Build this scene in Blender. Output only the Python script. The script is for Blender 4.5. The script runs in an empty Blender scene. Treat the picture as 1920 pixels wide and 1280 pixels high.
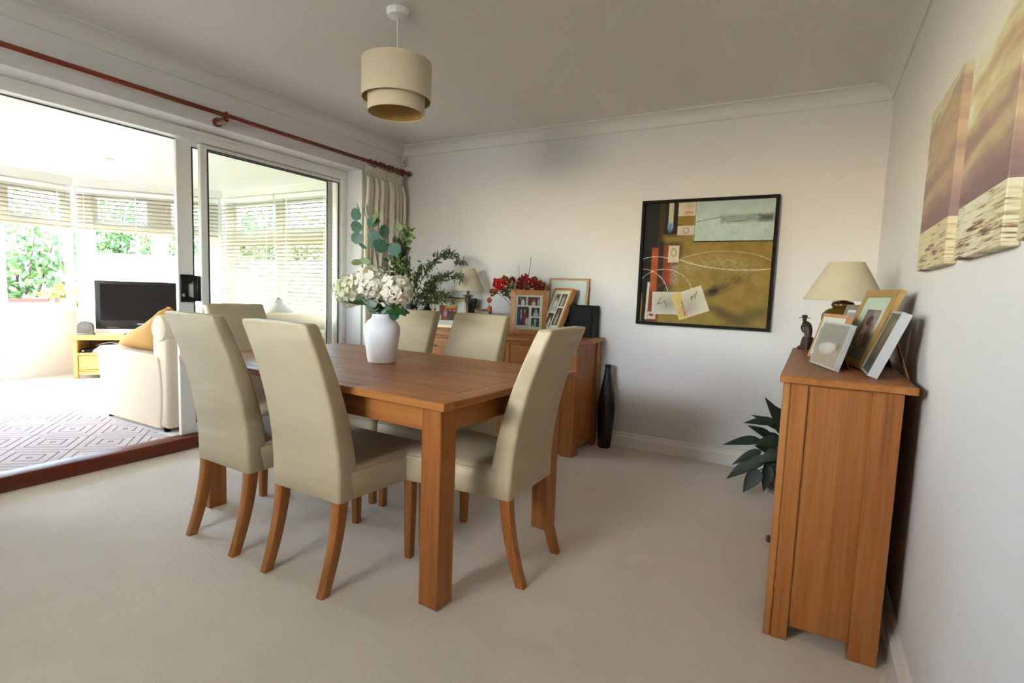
import bpy, bmesh, math, random
from mathutils import Vector, Matrix
from math import sin, cos, pi, radians as RAD, atan2, sqrt
random.seed(7)
SC = bpy.context.scene
COL = SC.collection

# ------------------------------------------------------------------ camera, sky, sun, exposure
CAM_P = Vector((3.37822, -3.86792, 1.12927))
CAM_R = [(0.8702, 0.4914, 0.0365), (-0.0771, 0.0627, 0.9950), (-0.4867, 0.8687, -0.0924)]   # right, up, forward
cam = bpy.data.cameras.new('camera'); cam_o = bpy.data.objects.new('camera', cam); COL.objects.link(cam_o)
cam.sensor_width = 36.0; cam.sensor_fit = 'HORIZONTAL'; cam.lens = 36.0 * 998.77 / 1920.0
cam.clip_start = 0.05; cam.clip_end = 200
f_ = Vector(CAM_R[2]).normalized(); r_ = Vector(CAM_R[0]); r_ = (r_ - f_ * r_.dot(f_)).normalized(); u_ = r_.cross(f_)
cam_o.matrix_world = Matrix(((r_.x, u_.x, -f_.x, CAM_P.x), (r_.y, u_.y, -f_.y, CAM_P.y), (r_.z, u_.z, -f_.z, CAM_P.z), (0, 0, 0, 1)))
SC.camera = cam_o

world = bpy.data.worlds.new('world'); SC.world = world; world.use_nodes = True
wt = world.node_tree; wt.nodes.clear()
sky = wt.nodes.new('ShaderNodeTexSky'); sky.sky_type = 'NISHITA'; sky.sun_disc = False
sky.sun_elevation = RAD(37); sky.sun_rotation = RAD(205); sky.dust_density = 1.5; sky.altitude = 50
bg = wt.nodes.new('ShaderNodeBackground'); bg.inputs['Strength'].default_value = 1.25
wo = wt.nodes.new('ShaderNodeOutputWorld')
wt.links.new(sky.outputs[0], bg.inputs['Color']); wt.links.new(bg.outputs[0], wo.inputs['Surface'])

sun = bpy.data.lights.new('sun', 'SUN'); sun.energy = 6.5; sun.angle = RAD(1.0); sun.color = (1.0, 0.965, 0.92)
sun_o = bpy.data.objects.new('sun', sun); COL.objects.link(sun_o)
SUN_TO = Vector((-0.34, -0.72, 0.60)).normalized()
sun_o.rotation_euler = SUN_TO.to_track_quat('Z', 'Y').to_euler(); sun_o.location = (0, -8, 8)
# fill light added outside an unseen rear opening, behind the photographer
al = bpy.data.lights.new('rear_fill_light', 'AREA'); al.shape = 'RECTANGLE'; al.size = 1.0; al.size_y = 0.8
al.energy = 5.5; al.color = (0.93, 0.97, 1.0)
al_o = bpy.data.objects.new('rear_fill_light', al); COL.objects.link(al_o)
al_o.location = (1.7, -5.14, 1.65); al_o.rotation_euler = (RAD(90), 0, 0)

SC.view_settings.view_transform = 'Standard'; SC.view_settings.look = 'None'
SC.view_settings.gamma = 1.0; SC.view_settings.use_curve_mapping = False
SC.view_settings.exposure = 2.4
cy = SC.cycles
cy.use_denoising = True; cy.max_bounces = 10; cy.diffuse_bounces = 6; cy.glossy_bounces = 4; cy.transmission_bounces = 6
cy.transparent_max_bounces = 16; cy.sample_clamp_indirect = 3.5; cy.caustics_reflective = False; cy.caustics_refractive = False

W = 3.694; H = 2.4; YR = -5.0

# ------------------------------------------------------------------ materials
def new_mat(name):
    m = bpy.data.materials.new(name); m.use_nodes = True
    nt = m.node_tree; b = nt.nodes['Principled BSDF']
    return m, nt, b
def nd(nt, t, **kw):
    n = nt.nodes.new(t)
    for k, v in kw.items(): setattr(n, k, v)
    return n
def ramp(nt, fac, stops):
    r = nd(nt, 'ShaderNodeValToRGB'); e = r.color_ramp.elements
    while len(e) < len(stops): e.new(0.5)
    for el, (p, c) in zip(e, stops): el.position = p; el.color = (*c, 1)
    nt.links.new(fac, r.inputs[0]); return r.outputs[0]
def noise(nt, scale, vec=None, detail=3, rough=0.5, coord='Object', stretch=None):
    if vec is None:
        tc = nd(nt, 'ShaderNodeTexCoord'); vec = tc.outputs[coord]
    if stretch:
        mp = nd(nt, 'ShaderNodeMapping'); mp.inputs['Scale'].default_value = stretch
        nt.links.new(vec, mp.inputs[0]); vec = mp.outputs[0]
    n = nd(nt, 'ShaderNodeTexNoise'); n.inputs['Scale'].default_value = scale
    n.inputs['Detail'].default_value = detail; n.inputs['Roughness'].default_value = rough
    nt.links.new(vec, n.inputs['Vector']); return n.outputs['Fac']
def bump(nt, b, h, strength, dist=0.002):
    bp = nd(nt, 'ShaderNodeBump'); bp.inputs['Strength'].default_value = strength; bp.inputs['Distance'].default_value = dist
    nt.links.new(h, bp.inputs['Height']); nt.links.new(bp.outputs[0], b.inputs['Normal'])
def plain(name, c, rough=0.5, metal=0.0, bs=0.0, bscale=60, bdist=0.002, var=0.0, vscale=4, spec=0.5, sheen=0.0):
    m, nt, b = new_mat(name)
    b.inputs['Base Color'].default_value = (*c, 1); b.inputs['Roughness'].default_value = rough
    b.inputs['Metallic'].default_value = metal; b.inputs['Specular IOR Level'].default_value = spec
    if sheen: b.inputs['Sheen Weight'].default_value = sheen
    if var:
        d = tuple(x * (1 - var) for x in c)
        nt.links.new(ramp(nt, noise(nt, vscale), [(0.3, d), (0.7, c)]), b.inputs['Base Color'])
    if bs: bump(nt, b, noise(nt, bscale, detail=4, rough=0.6), bs, bdist)
    return m
def wood(name, c1, c2, axis, rough=0.32, scale=22.0):
    m, nt, b = new_mat(name)
    st = [1.0, 1.0, 1.0]; st['xyz'.index(axis)] = 0.045
    n1 = noise(nt, scale, detail=5, rough=0.62, stretch=st)
    st2 = [1.0, 1.0, 1.0]; st2['xyz'.index(axis)] = 0.02
    n2 = noise(nt, scale * 7, detail=2, stretch=st2)
    mx = nd(nt, 'ShaderNodeMath', operation='MULTIPLY_ADD'); nt.links.new(n2, mx.inputs[0]); mx.inputs[1].default_value = 0.28
    nt.links.new(n1, mx.inputs[2])
    dk = tuple(x * 0.62 for x in c2)
    nt.links.new(ramp(nt, mx.outputs[0], [(0.38, dk), (0.52, c2), (0.78, c1)]), b.inputs['Base Color'])
    b.inputs['Roughness'].default_value = rough + 0.04; b.inputs['Specular IOR Level'].default_value = 0.5
    bump(nt, b, mx.outputs[0], 0.08, 0.001)
    return m
def thin_glass(name, tint=(0.93, 0.97, 0.95), gloss=0.06):
    m = bpy.data.materials.new(name); m.use_nodes = True; nt = m.node_tree; nt.nodes.clear()
    t = nd(nt, 'ShaderNodeBsdfTransparent'); t.inputs[0].default_value = (*tint, 1)
    g = nd(nt, 'ShaderNodeBsdfGlossy'); g.inputs['Roughness'].default_value = 0.02
    fr = nd(nt, 'ShaderNodeLayerWeight'); fr.inputs[0].default_value = 0.18
    mu = nd(nt, 'ShaderNodeMath', operation='MULTIPLY'); nt.links.new(fr.outputs['Fresnel'], mu.inputs[0]); mu.inputs[1].default_value = gloss * 6
    mx = nd(nt, 'ShaderNodeMixShader'); nt.links.new(mu.outputs[0], mx.inputs[0]); nt.links.new(t.outputs[0], mx.inputs[1]); nt.links.new(g.outputs[0], mx.inputs[2])
    o = nd(nt, 'ShaderNodeOutputMaterial'); nt.links.new(mx.outputs[0], o.inputs[0])
    return m
def cloth(name, c, trans=0.25, rough=0.9, weave=0.15):
    m, nt, b = new_mat(name)
    b.inputs['Base Color'].default_value = (*c, 1); b.inputs['Roughness'].default_value = rough; b.inputs['Specular IOR Level'].default_value = 0.15
    bump(nt, b, noise(nt, 260, detail=2), weave, 0.001)
    if trans:
        tr = nd(nt, 'ShaderNodeBsdfTranslucent'); tr.inputs[0].default_value = (*c, 1)
        mx = nd(nt, 'ShaderNodeMixShader'); mx.inputs[0].default_value = trans
        o = nt.nodes['Material Output']
        nt.links.new(b.outputs[0], mx.inputs[1]); nt.links.new(tr.outputs[0], mx.inputs[2]); nt.links.new(mx.outputs[0], o.inputs[0])
    return m
def leafm(name, c1, c2, rough=0.4, trans=0.2):
    m, nt, b = new_mat(name)
    col = ramp(nt, noise(nt, 14), [(0.3, c1), (0.7, c2)])
    nt.links.new(col, b.inputs['Base Color']); b.inputs['Roughness'].default_value = rough
    if trans:
        tr = nd(nt, 'ShaderNodeBsdfTranslucent'); nt.links.new(col, tr.inputs[0])
        mx = nd(nt, 'ShaderNodeMixShader'); mx.inputs[0].default_value = trans; o = nt.nodes['Material Output']
        nt.links.new(b.outputs[0], mx.inputs[1]); nt.links.new(tr.outputs[0], mx.inputs[2]); nt.links.new(mx.outputs[0], o.inputs[0])
    return m
def painter(name, base, layers, rough=0.55, bs=0.0, wob=0.0):
    """flat print: shapes laid over a base colour in UV space (0..1)"""
    m, nt, b = new_mat(name); b.inputs['Specular IOR Level'].default_value = 0.2
    uv = nd(nt, 'ShaderNodeTexCoord').outputs['UV']
    nz = noise(nt, 9, vec=uv, detail=5, rough=0.65)
    nzf = noise(nt, 30, vec=uv, detail=4, rough=0.7)
    if isinstance(base[0], tuple): col = ramp(nt, nz, [(0.3, base[0]), (0.7, base[1])])
    else:
        rg = nd(nt, 'ShaderNodeRGB'); rg.outputs[0].default_value = (*base, 1); col = rg.outputs[0]
    for L in layers:
        kind, cx, cy_, hx, hy = L[:5]; color = L[5]; o = L[6] if len(L) > 6 else {}
        mp = nd(nt, 'ShaderNodeMapping', vector_type='TEXTURE')
        mp.inputs['Location'].default_value = (cx, cy_, 0); mp.inputs['Rotation'].default_value = (0, 0, RAD(o.get('rot', 0)))
        mp.inputs['Scale'].default_value = (hx, hy, 1); nt.links.new(uv, mp.inputs[0])
        k = min(hx, hy)
        if kind == 'rect':
            ab = nd(nt, 'ShaderNodeVectorMath', operation='ABSOLUTE'); nt.links.new(mp.outputs[0], ab.inputs[0])
            sp = nd(nt, 'ShaderNodeSeparateXYZ'); nt.links.new(ab.outputs[0], sp.inputs[0])
            # per-axis distances in UV units
            ax = nd(nt, 'ShaderNodeMath', operation='MULTIPLY_ADD'); nt.links.new(sp.outputs[0], ax.inputs[0]); ax.inputs[1].default_value = hx; ax.inputs[2].default_value = -hx
            ay = nd(nt, 'ShaderNodeMath', operation='MULTIPLY_ADD'); nt.links.new(sp.outputs[1], ay.inputs[0]); ay.inputs[1].default_value = hy; ay.inputs[2].default_value = -hy
            d = nd(nt, 'ShaderNodeMath', operation='MAXIMUM'); nt.links.new(ax.outputs[0], d.inputs[0]); nt.links.new(ay.outputs[0], d.inputs[1]); d = d.outputs[0]
        else:
            sp = nd(nt, 'ShaderNodeSeparateXYZ'); nt.links.new(mp.outputs[0], sp.inputs[0])
            cb = nd(nt, 'ShaderNodeCombineXYZ'); nt.links.new(sp.outputs[0], cb.inputs[0]); nt.links.new(sp.outputs[1], cb.inputs[1])
            ln = nd(nt, 'ShaderNodeVectorMath', operation='LENGTH'); nt.links.new(cb.outputs[0], ln.inputs[0])
            dd = nd(nt, 'ShaderNodeMath', operation='MULTIPLY_ADD'); nt.links.new(ln.outputs['Value'], dd.inputs[0]); dd.inputs[1].default_value = k; dd.inputs[2].default_value = -k
            d = dd.outputs[0]
            if kind == 'ring':
                a = nd(nt, 'ShaderNodeMath', operation='ABSOLUTE'); nt.links.new(d, a.inputs[0])
                s = nd(nt, 'ShaderNodeMath', operation='SUBTRACT'); nt.links.new(a.outputs[0], s.inputs[0]); s.inputs[1].default_value = o.get('w', 0.004); d = s.outputs[0]
        if wob and not o.get('crisp'):
            w = nd(nt, 'ShaderNodeMath', operation='MULTIPLY_ADD'); nt.links.new(nzf, w.inputs[0]); w.inputs[1].default_value = wob * 2; w.inputs[2].default_value = -wob
            ad = nd(nt, 'ShaderNodeMath', operation='ADD'); nt.links.new(d, ad.inputs[0]); nt.links.new(w.outputs[0], ad.inputs[1]); d = ad.outputs[0]
        s = o.get('soft', 0.002)
        mr = nd(nt, 'ShaderNodeMapRange'); nt.links.new(d, mr.inputs[0]); mr.inputs[1].default_value = s; mr.inputs[2].default_value = -s
        mr.inputs[3].default_value = 0; mr.inputs[4].default_value = o.get('a', 1.0); fac = mr.outputs[0]
        if kind == 'ring' and o.get('half'):
            c2 = nd(nt, 'ShaderNodeMath', operation='GREATER_THAN' if o['half'] > 0 else 'LESS_THAN'); nt.links.new(sp.outputs[1], c2.inputs[0]); c2.inputs[1].default_value = 0.0
            mu = nd(nt, 'ShaderNodeMath', operation='MULTIPLY'); nt.links.new(fac, mu.inputs[0]); nt.links.new(c2.outputs[0], mu.inputs[1]); fac = mu.outputs[0]
        for key_, op_ in (('xmin', 'GREATER_THAN'), ('xmax', 'LESS_THAN')):
            if key_ in o:
                su = nd(nt, 'ShaderNodeSeparateXYZ'); nt.links.new(uv, su.inputs[0]); c3 = nd(nt, 'ShaderNodeMath', operation=op_); nt.links.new(su.outputs[0], c3.inputs[0]); c3.inputs[1].default_value = o[key_]
                mu = nd(nt, 'ShaderNodeMath', operation='MULTIPLY'); nt.links.new(fac, mu.inputs[0]); nt.links.new(c3.outputs[0], mu.inputs[1]); fac = mu.outputs[0]
        if o.get('brush'):
            bx = noise(nt, 1.0, vec=mp.outputs[0], detail=4, rough=0.7, stretch=o['brush'])
            m2 = nd(nt, 'ShaderNodeMapRange'); nt.links.new(bx, m2.inputs[0]); m2.inputs[1].default_value = 0.4; m2.inputs[2].default_value = 0.6
            mu = nd(nt, 'ShaderNodeMath', operation='MULTIPLY'); nt.links.new(fac, mu.inputs[0]); nt.links.new(m2.outputs[0], mu.inputs[1]); fac = mu.outputs[0]
        mix = nd(nt, 'ShaderNodeMix', data_type='RGBA'); nt.links.new(fac, mix.inputs[0]); nt.links.new(col, mix.inputs[6]); 
        if isinstance(color[0], tuple): nt.links.new(ramp(nt, nz, [(0.35, color[0]), (0.65, color[1])]), mix.inputs[7])
        else: mix.inputs[7].default_value = (*color, 1)
        col = mix.outputs[2]
    nt.links.new(col, b.inputs['Base Color']); b.inputs['Roughness'].default_value = rough
    if bs: bump(nt, b, nzf, bs, 0.003)
    return m

OAK1, OAK2 = (0.385, 0.146, 0.034), (0.285, 0.092, 0.017)
M = {}
M['wall'] = plain('wall_paint', (0.73, 0.715, 0.735), 0.85, bs=0.05, bscale=180, spec=0.2)
M['ceil'] = plain('ceiling_texture_paint', (0.76, 0.72, 0.69), 0.95, bs=0.35, bscale=140, bdist=0.003, spec=0.1)
M['cove'] = plain('coving_paint', (0.73, 0.715, 0.70), 0.7, spec=0.3)
M['gloss_white'] = plain('white_gloss_paint', (0.84, 0.82, 0.79), 0.3)
M['upvc'] = plain('white_door_frame_paint', (0.80, 0.79, 0.77), 0.35)
M['gasket'] = plain('dark_gasket', (0.03, 0.025, 0.025), 0.5)
M['mahog'] = wood('red_stained_timber', (0.20, 0.035, 0.012), (0.13, 0.020, 0.007), 'y', 0.25, 14)
M['oak_x'] = wood('oak_grain_x', OAK1, OAK2, 'x'); M['oak_y'] = wood('oak_grain_y', OAK1, OAK2, 'y'); M['oak_z'] = wood('oak_grain_z', OAK1, OAK2, 'z')
M['oak_light'] = wood('oak_paler', (0.43, 0.18, 0.05), (0.34, 0.12, 0.028), 'z')  # slightly lighter oak tone for the front stiles
M['leather'] = None
M['black'] = plain('black_satin', (0.008, 0.008, 0.009), 0.35)
M['black_wood'] = plain('black_stained_wood', (0.005, 0.0045, 0.0045), 0.55, spec=0.12)
M['iron'] = plain('black_iron', (0.015, 0.014, 0.016), 0.45, metal=0.3)
M['brass'] = plain('dull_brass', (0.25, 0.15, 0.05), 0.4, metal=0.8)
M['chrome'] = plain('chrome', (0.7, 0.7, 0.7), 0.25, metal=1.0)
M['pewter'] = plain('dark_pewter', (0.10, 0.085, 0.07), 0.4, metal=0.8)
M['glass'] = thin_glass('clear_glass')
M['door_glass'] = thin_glass('door_glass', (0.95, 0.985, 0.965), 0.05)
M['shade'] = cloth('lamp_shade_fabric', (0.70, 0.625, 0.47), 0.25)
M['shade_in'] = cloth('lamp_shade_lining', (0.55, 0.36, 0.14), 0.15)
M['silk'] = cloth('cream_silk_shade', (0.74, 0.67, 0.53), 0.2, rough=0.45)
M['curtain'] = cloth('cream_curtain_cloth', (0.90, 0.86, 0.76), 0.35, weave=0.3)
M['plastic'] = plain('white_plastic', (0.82, 0.81, 0.80), 0.35)
M['beige_plastic'] = plain('beige_plastic', (0.62, 0.52, 0.38), 0.4)
M['ceramic'] = plain('matt_white_ceramic', (0.80, 0.77, 0.79), 0.55)
M['sofa'] = cloth('cream_sofa_fabric', (0.66, 0.54, 0.40), 0.0, weave=0.5)
M['tan'] = cloth('tan_cushion_fabric', (0.45, 0.25, 0.08), 0.0, weave=0.4)
M['greycush'] = cloth('grey_cushion_fabric', (0.42, 0.40, 0.37), 0.0)
M['mount'] = plain('cream_mount_board', (0.82, 0.79, 0.70), 0.8)
M['mount_w'] = plain('white_mount_board', (0.80, 0.80, 0.80), 0.8)
M['mount_g'] = plain('pale_green_mount_board', (0.62, 0.66, 0.56), 0.8)
M['gold'] = plain('gold_leaf_frame', (0.60, 0.38, 0.14), 0.35, metal=0.6)
M['palegold'] = plain('pale_gold_frame', (0.72, 0.52, 0.28), 0.35, metal=0.3)
M['silver'] = plain('silver_frame', (0.62, 0.64, 0.67), 0.35, metal=0.5)
M['silver_dull'] = plain('dull_silver_frame', (0.36, 0.32, 0.27), 0.4, metal=0.5)
M['pinkwood'] = wood('pink_beech', (0.62, 0.34, 0.20), (0.52, 0.26, 0.14), 'x', 0.4)
M['beech'] = wood('pale_beech', (0.56, 0.36, 0.18), (0.48, 0.29, 0.14), 'x', 0.4)
M['burr'] = wood('veneer_frame_wood', (0.50, 0.24, 0.08), (0.40, 0.17, 0.05), 'z', 0.35, 30)
M['ginger'] = plain('bronze_ceramic', (0.20, 0.105, 0.022), 0.22, metal=0.35, var=0.5, vscale=18)
M['figure'] = plain('dark_carved_wood', (0.030, 0.010, 0.008), 0.4, bs=0.3, bscale=60)
M['board'] = plain('brown_card_backing', (0.22, 0.10, 0.04), 0.7)
M['vase_black'] = plain('black_lacquer', (0.006, 0.005, 0.005), 0.25)
M['cream_ceramic'] = plain('cream_ceramic', (0.66, 0.58, 0.46), 0.4)
M['terracotta'] = plain('terracotta', (0.20, 0.07, 0.04), 0.7)
M['grey_pot'] = plain('grey_pot', (0.30, 0.28, 0.28), 0.6)
M['soil'] = plain('soil', (0.03, 0.02, 0.012), 0.95, bs=0.6, bscale=60)
M['leaf_dark'] = leafm('peace_lily_leaf', (0.006, 0.016, 0.007), (0.011, 0.030, 0.011), 0.55, 0.05)
M['leaf_euc'] = leafm('eucalyptus_leaf', (0.030, 0.090, 0.068), (0.055, 0.140, 0.098), 0.5, 0.15)
M['leaf_euc_l'] = leafm('young_eucalyptus_leaf', (0.11, 0.18, 0.06), (0.16, 0.24, 0.09), 0.5, 0.2)
M['leaf_hyd'] = leafm('hydrangea_leaf', (0.014, 0.050, 0.014), (0.035, 0.095, 0.024), 0.4, 0.12)
M['leaf_box'] = leafm('small_shrub_leaf', (0.07, 0.12, 0.025), (0.16, 0.22, 0.05), 0.45, 0.15)
M['leaf_shrub'] = leafm('dark_shrub_leaf', (0.035, 0.06, 0.018), (0.12, 0.14, 0.035), 0.5, 0.1)
M['twig'] = plain('brown_twig', (0.06, 0.035, 0.02), 0.8)
M['stem'] = plain('green_stem', (0.05, 0.075, 0.02), 0.8, spec=0.2)
M['petal'] = leafm('white_petal', (0.86, 0.80, 0.66), (0.90, 0.87, 0.78), 0.6, 0.25)
M['petal_g'] = leafm('greenish_petal', (0.52, 0.54, 0.26), (0.80, 0.76, 0.62), 0.6, 0.2)
M['red'] = leafm('red_petal', (0.45, 0.012, 0.012), (0.70, 0.03, 0.02), 0.5, 0.1)
M['rust'] = leafm('rust_dried_petal', (0.22, 0.05, 0.015), (0.42, 0.10, 0.03), 0.7, 0.1)
M['dkred'] = leafm('dark_red_petal', (0.18, 0.01, 0.01), (0.40, 0.03, 0.02), 0.6, 0.1)
M['blind'] = cloth('cream_blind_slat', (0.40, 0.355, 0.25), 0.08, rough=0.5, weave=0.0)
M['blind_rail'] = plain('blind_bottom_rail', (0.42, 0.33, 0.20), 0.5)
M['cord'] = plain('blind_cord', (0.80, 0.78, 0.70), 0.7)
M['pale_oak'] = wood('pale_tv_unit_wood', (0.62, 0.38, 0.13), (0.54, 0.31, 0.10), 'x', 0.35)
M['tv_frame'] = plain('tv_black_plastic', (0.006, 0.006, 0.007), 0.4, spec=0.2)
M['screen'] = plain('tv_dark_screen', (0.006, 0.0045, 0.004), 0.35, spec=0.12)
M['clock'] = plain('darkened_grey_clock_case', (0.055, 0.053, 0.050), 0.5)  # darkened below the clock's own grey, standing in for shade
M['paper'] = plain('white_paper', (0.80, 0.80, 0.84), 0.8)
M['radiator'] = plain('white_enamel', (0.82, 0.82, 0.80), 0.3)
M['fence'] = plain('pale_fence_paint', (0.74, 0.68, 0.56), 0.8, var=0.15)
M['bush1'] = leafm('bush_leaf_green', (0.035, 0.10, 0.03), (0.14, 0.22, 0.06), 0.5, 0.3)
M['bush2'] = leafm('bush_leaf_olive', (0.06, 0.08, 0.03), (0.20, 0.19, 0.07), 0.5, 0.3)
M['bush3'] = leafm('bush_leaf_yellow', (0.22, 0.26, 0.05), (0.45, 0.42, 0.10), 0.5, 0.3)
M['bench'] = plain('red_painted_bench', (0.30, 0.05, 0.04), 0.5)

def leather():
    m, nt, b = new_mat('cream_leather')
    n1 = noise(nt, 3.2, detail=2, stretch=(1, 1, 1.6)); 
    nt.links.new(ramp(nt, n1, [(0.3, (0.44, 0.355, 0.228)), (0.7, (0.50, 0.41, 0.272))]), b.inputs['Base Color'])
    b.inputs['Roughness'].default_value = 0.42; b.inputs['Specular IOR Level'].default_value = 0.35
    tc = nd(nt, 'ShaderNodeTexCoord'); mp = nd(nt, 'ShaderNodeMapping'); mp.inputs['Rotation'].default_value = (RAD(20), RAD(38), RAD(10)); mp.inputs['Scale'].default_value = (2.0, 2.5, 7)
    nt.links.new(tc.outputs['Object'], mp.inputs[0])
    w = nd(nt, 'ShaderNodeTexNoise'); w.inputs['Scale'].default_value = 1.6; w.inputs['Detail'].default_value = 1.5; nt.links.new(mp.outputs[0], w.inputs['Vector'])
    bp = nd(nt, 'ShaderNodeBump'); bp.inputs['Strength'].default_value = 0.55; bp.inputs['Distance'].default_value = 0.032; nt.links.new(w.outputs[0], bp.inputs['Height'])
    g = noise(nt, 320, detail=2); b2 = nd(nt, 'ShaderNodeBump'); b2.inputs['Strength'].default_value = 0.08; b2.inputs['Distance'].default_value = 0.001
    nt.links.new(g, b2.inputs['Height']); nt.links.new(bp.outputs[0], b2.inputs['Normal']); nt.links.new(b2.outputs[0], b.inputs['Normal'])
    return m
M['leather'] = leather()
def carpet(name, c, spot=0.12):
    m, nt, b = new_mat(name)
    big = noise(nt, 1.1, detail=4, rough=0.6); fine = noise(nt, 420, detail=2)
    col = ramp(nt, big, [(0.32, tuple(x * (1 - spot) for x in c)), (0.62, c)])
    f2 = ramp(nt, fine, [(0.3, (0.80, 0.79, 0.77)), (0.7, (1, 1, 1))])
    mx = nd(nt, 'ShaderNodeMix', data_type='RGBA', blend_type='MULTIPLY'); mx.inputs[0].default_value = 1.0
    nt.links.new(col, mx.inputs[6]); nt.links.new(f2, mx.inputs[7]); nt.links.new(mx.outputs[2], b.inputs['Base Color'])
    b.inputs['Roughness'].default_value = 1.0; b.inputs['Specular IOR Level'].default_value = 0.05; b.inputs['Sheen Weight'].default_value = 0.2
    mid = noise(nt, 60, detail=5, rough=0.8)
    bump(nt, b, mid, 0.6, 0.006)
    return m
M['carpet'] = carpet('cream_carpet', (0.83, 0.725, 0.635))
M['carpet_c'] = carpet('pale_carpet', (0.80, 0.77, 0.72), 0.05)
M['lawn'] = plain('lawn', (0.10, 0.14, 0.04), 0.95, bs=0.5, bscale=30, var=0.4, vscale=3)
def rug_mat():
    m, nt, b = new_mat('diamond_rug_pile')
    tc = nd(nt, 'ShaderNodeTexCoord'); sp = nd(nt, 'ShaderNodeSeparateXYZ'); nt.links.new(tc.outputs['Object'], sp.inputs[0])
    def tri(sx, sy):
        a = nd(nt, 'ShaderNodeMath', operation='MULTIPLY'); nt.links.new(sp.outputs[0], a.inputs[0]); a.inputs[1].default_value = sx
        c = nd(nt, 'ShaderNodeMath', operation='MULTIPLY_ADD'); nt.links.new(sp.outputs[1], c.inputs[0]); c.inputs[1].default_value = sy; nt.links.new(a.outputs[0], c.inputs[2])
        p = nd(nt, 'ShaderNodeMath', operation='PINGPONG'); nt.links.new(c.outputs[0], p.inputs[0]); p.inputs[1].default_value = 1.0
        return p.outputs[0]
    u = tri(3.6, 4.6); v = tri(3.6, -4.6)
    mn = nd(nt, 'ShaderNodeMath', operation='MINIMUM'); nt.links.new(u, mn.inputs[0]); nt.links.new(v, mn.inputs[1])
    # each diamond: nested lines at four levels
    ml = nd(nt, 'ShaderNodeMath', operation='MULTIPLY'); nt.links.new(mn.outputs[0], ml.inputs[0]); ml.inputs[1].default_value = 3.2
    fr = nd(nt, 'ShaderNodeMath', operation='PINGPONG'); nt.links.new(ml.outputs[0], fr.inputs[0]); fr.inputs[1].default_value = 0.5
    ln = nd(nt, 'ShaderNodeMapRange'); nt.links.new(fr.outputs[0], ln.inputs[0]); ln.inputs[1].default_value = 0.04; ln.inputs[2].default_value = 0.13
    nt.links.new(ramp(nt, ln.outputs[0], [(0.0, (0.30, 0.245, 0.25)), (1.0, (0.58, 0.495, 0.475))]), b.inputs['Base Color'])
    b.inputs['Roughness'].default_value = 1.0; b.inputs['Specular IOR Level'].default_value = 0.05
    bump(nt, b, ln.outputs[0], 0.7, 0.012)
    return m
M['rug'] = rug_mat()
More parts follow.
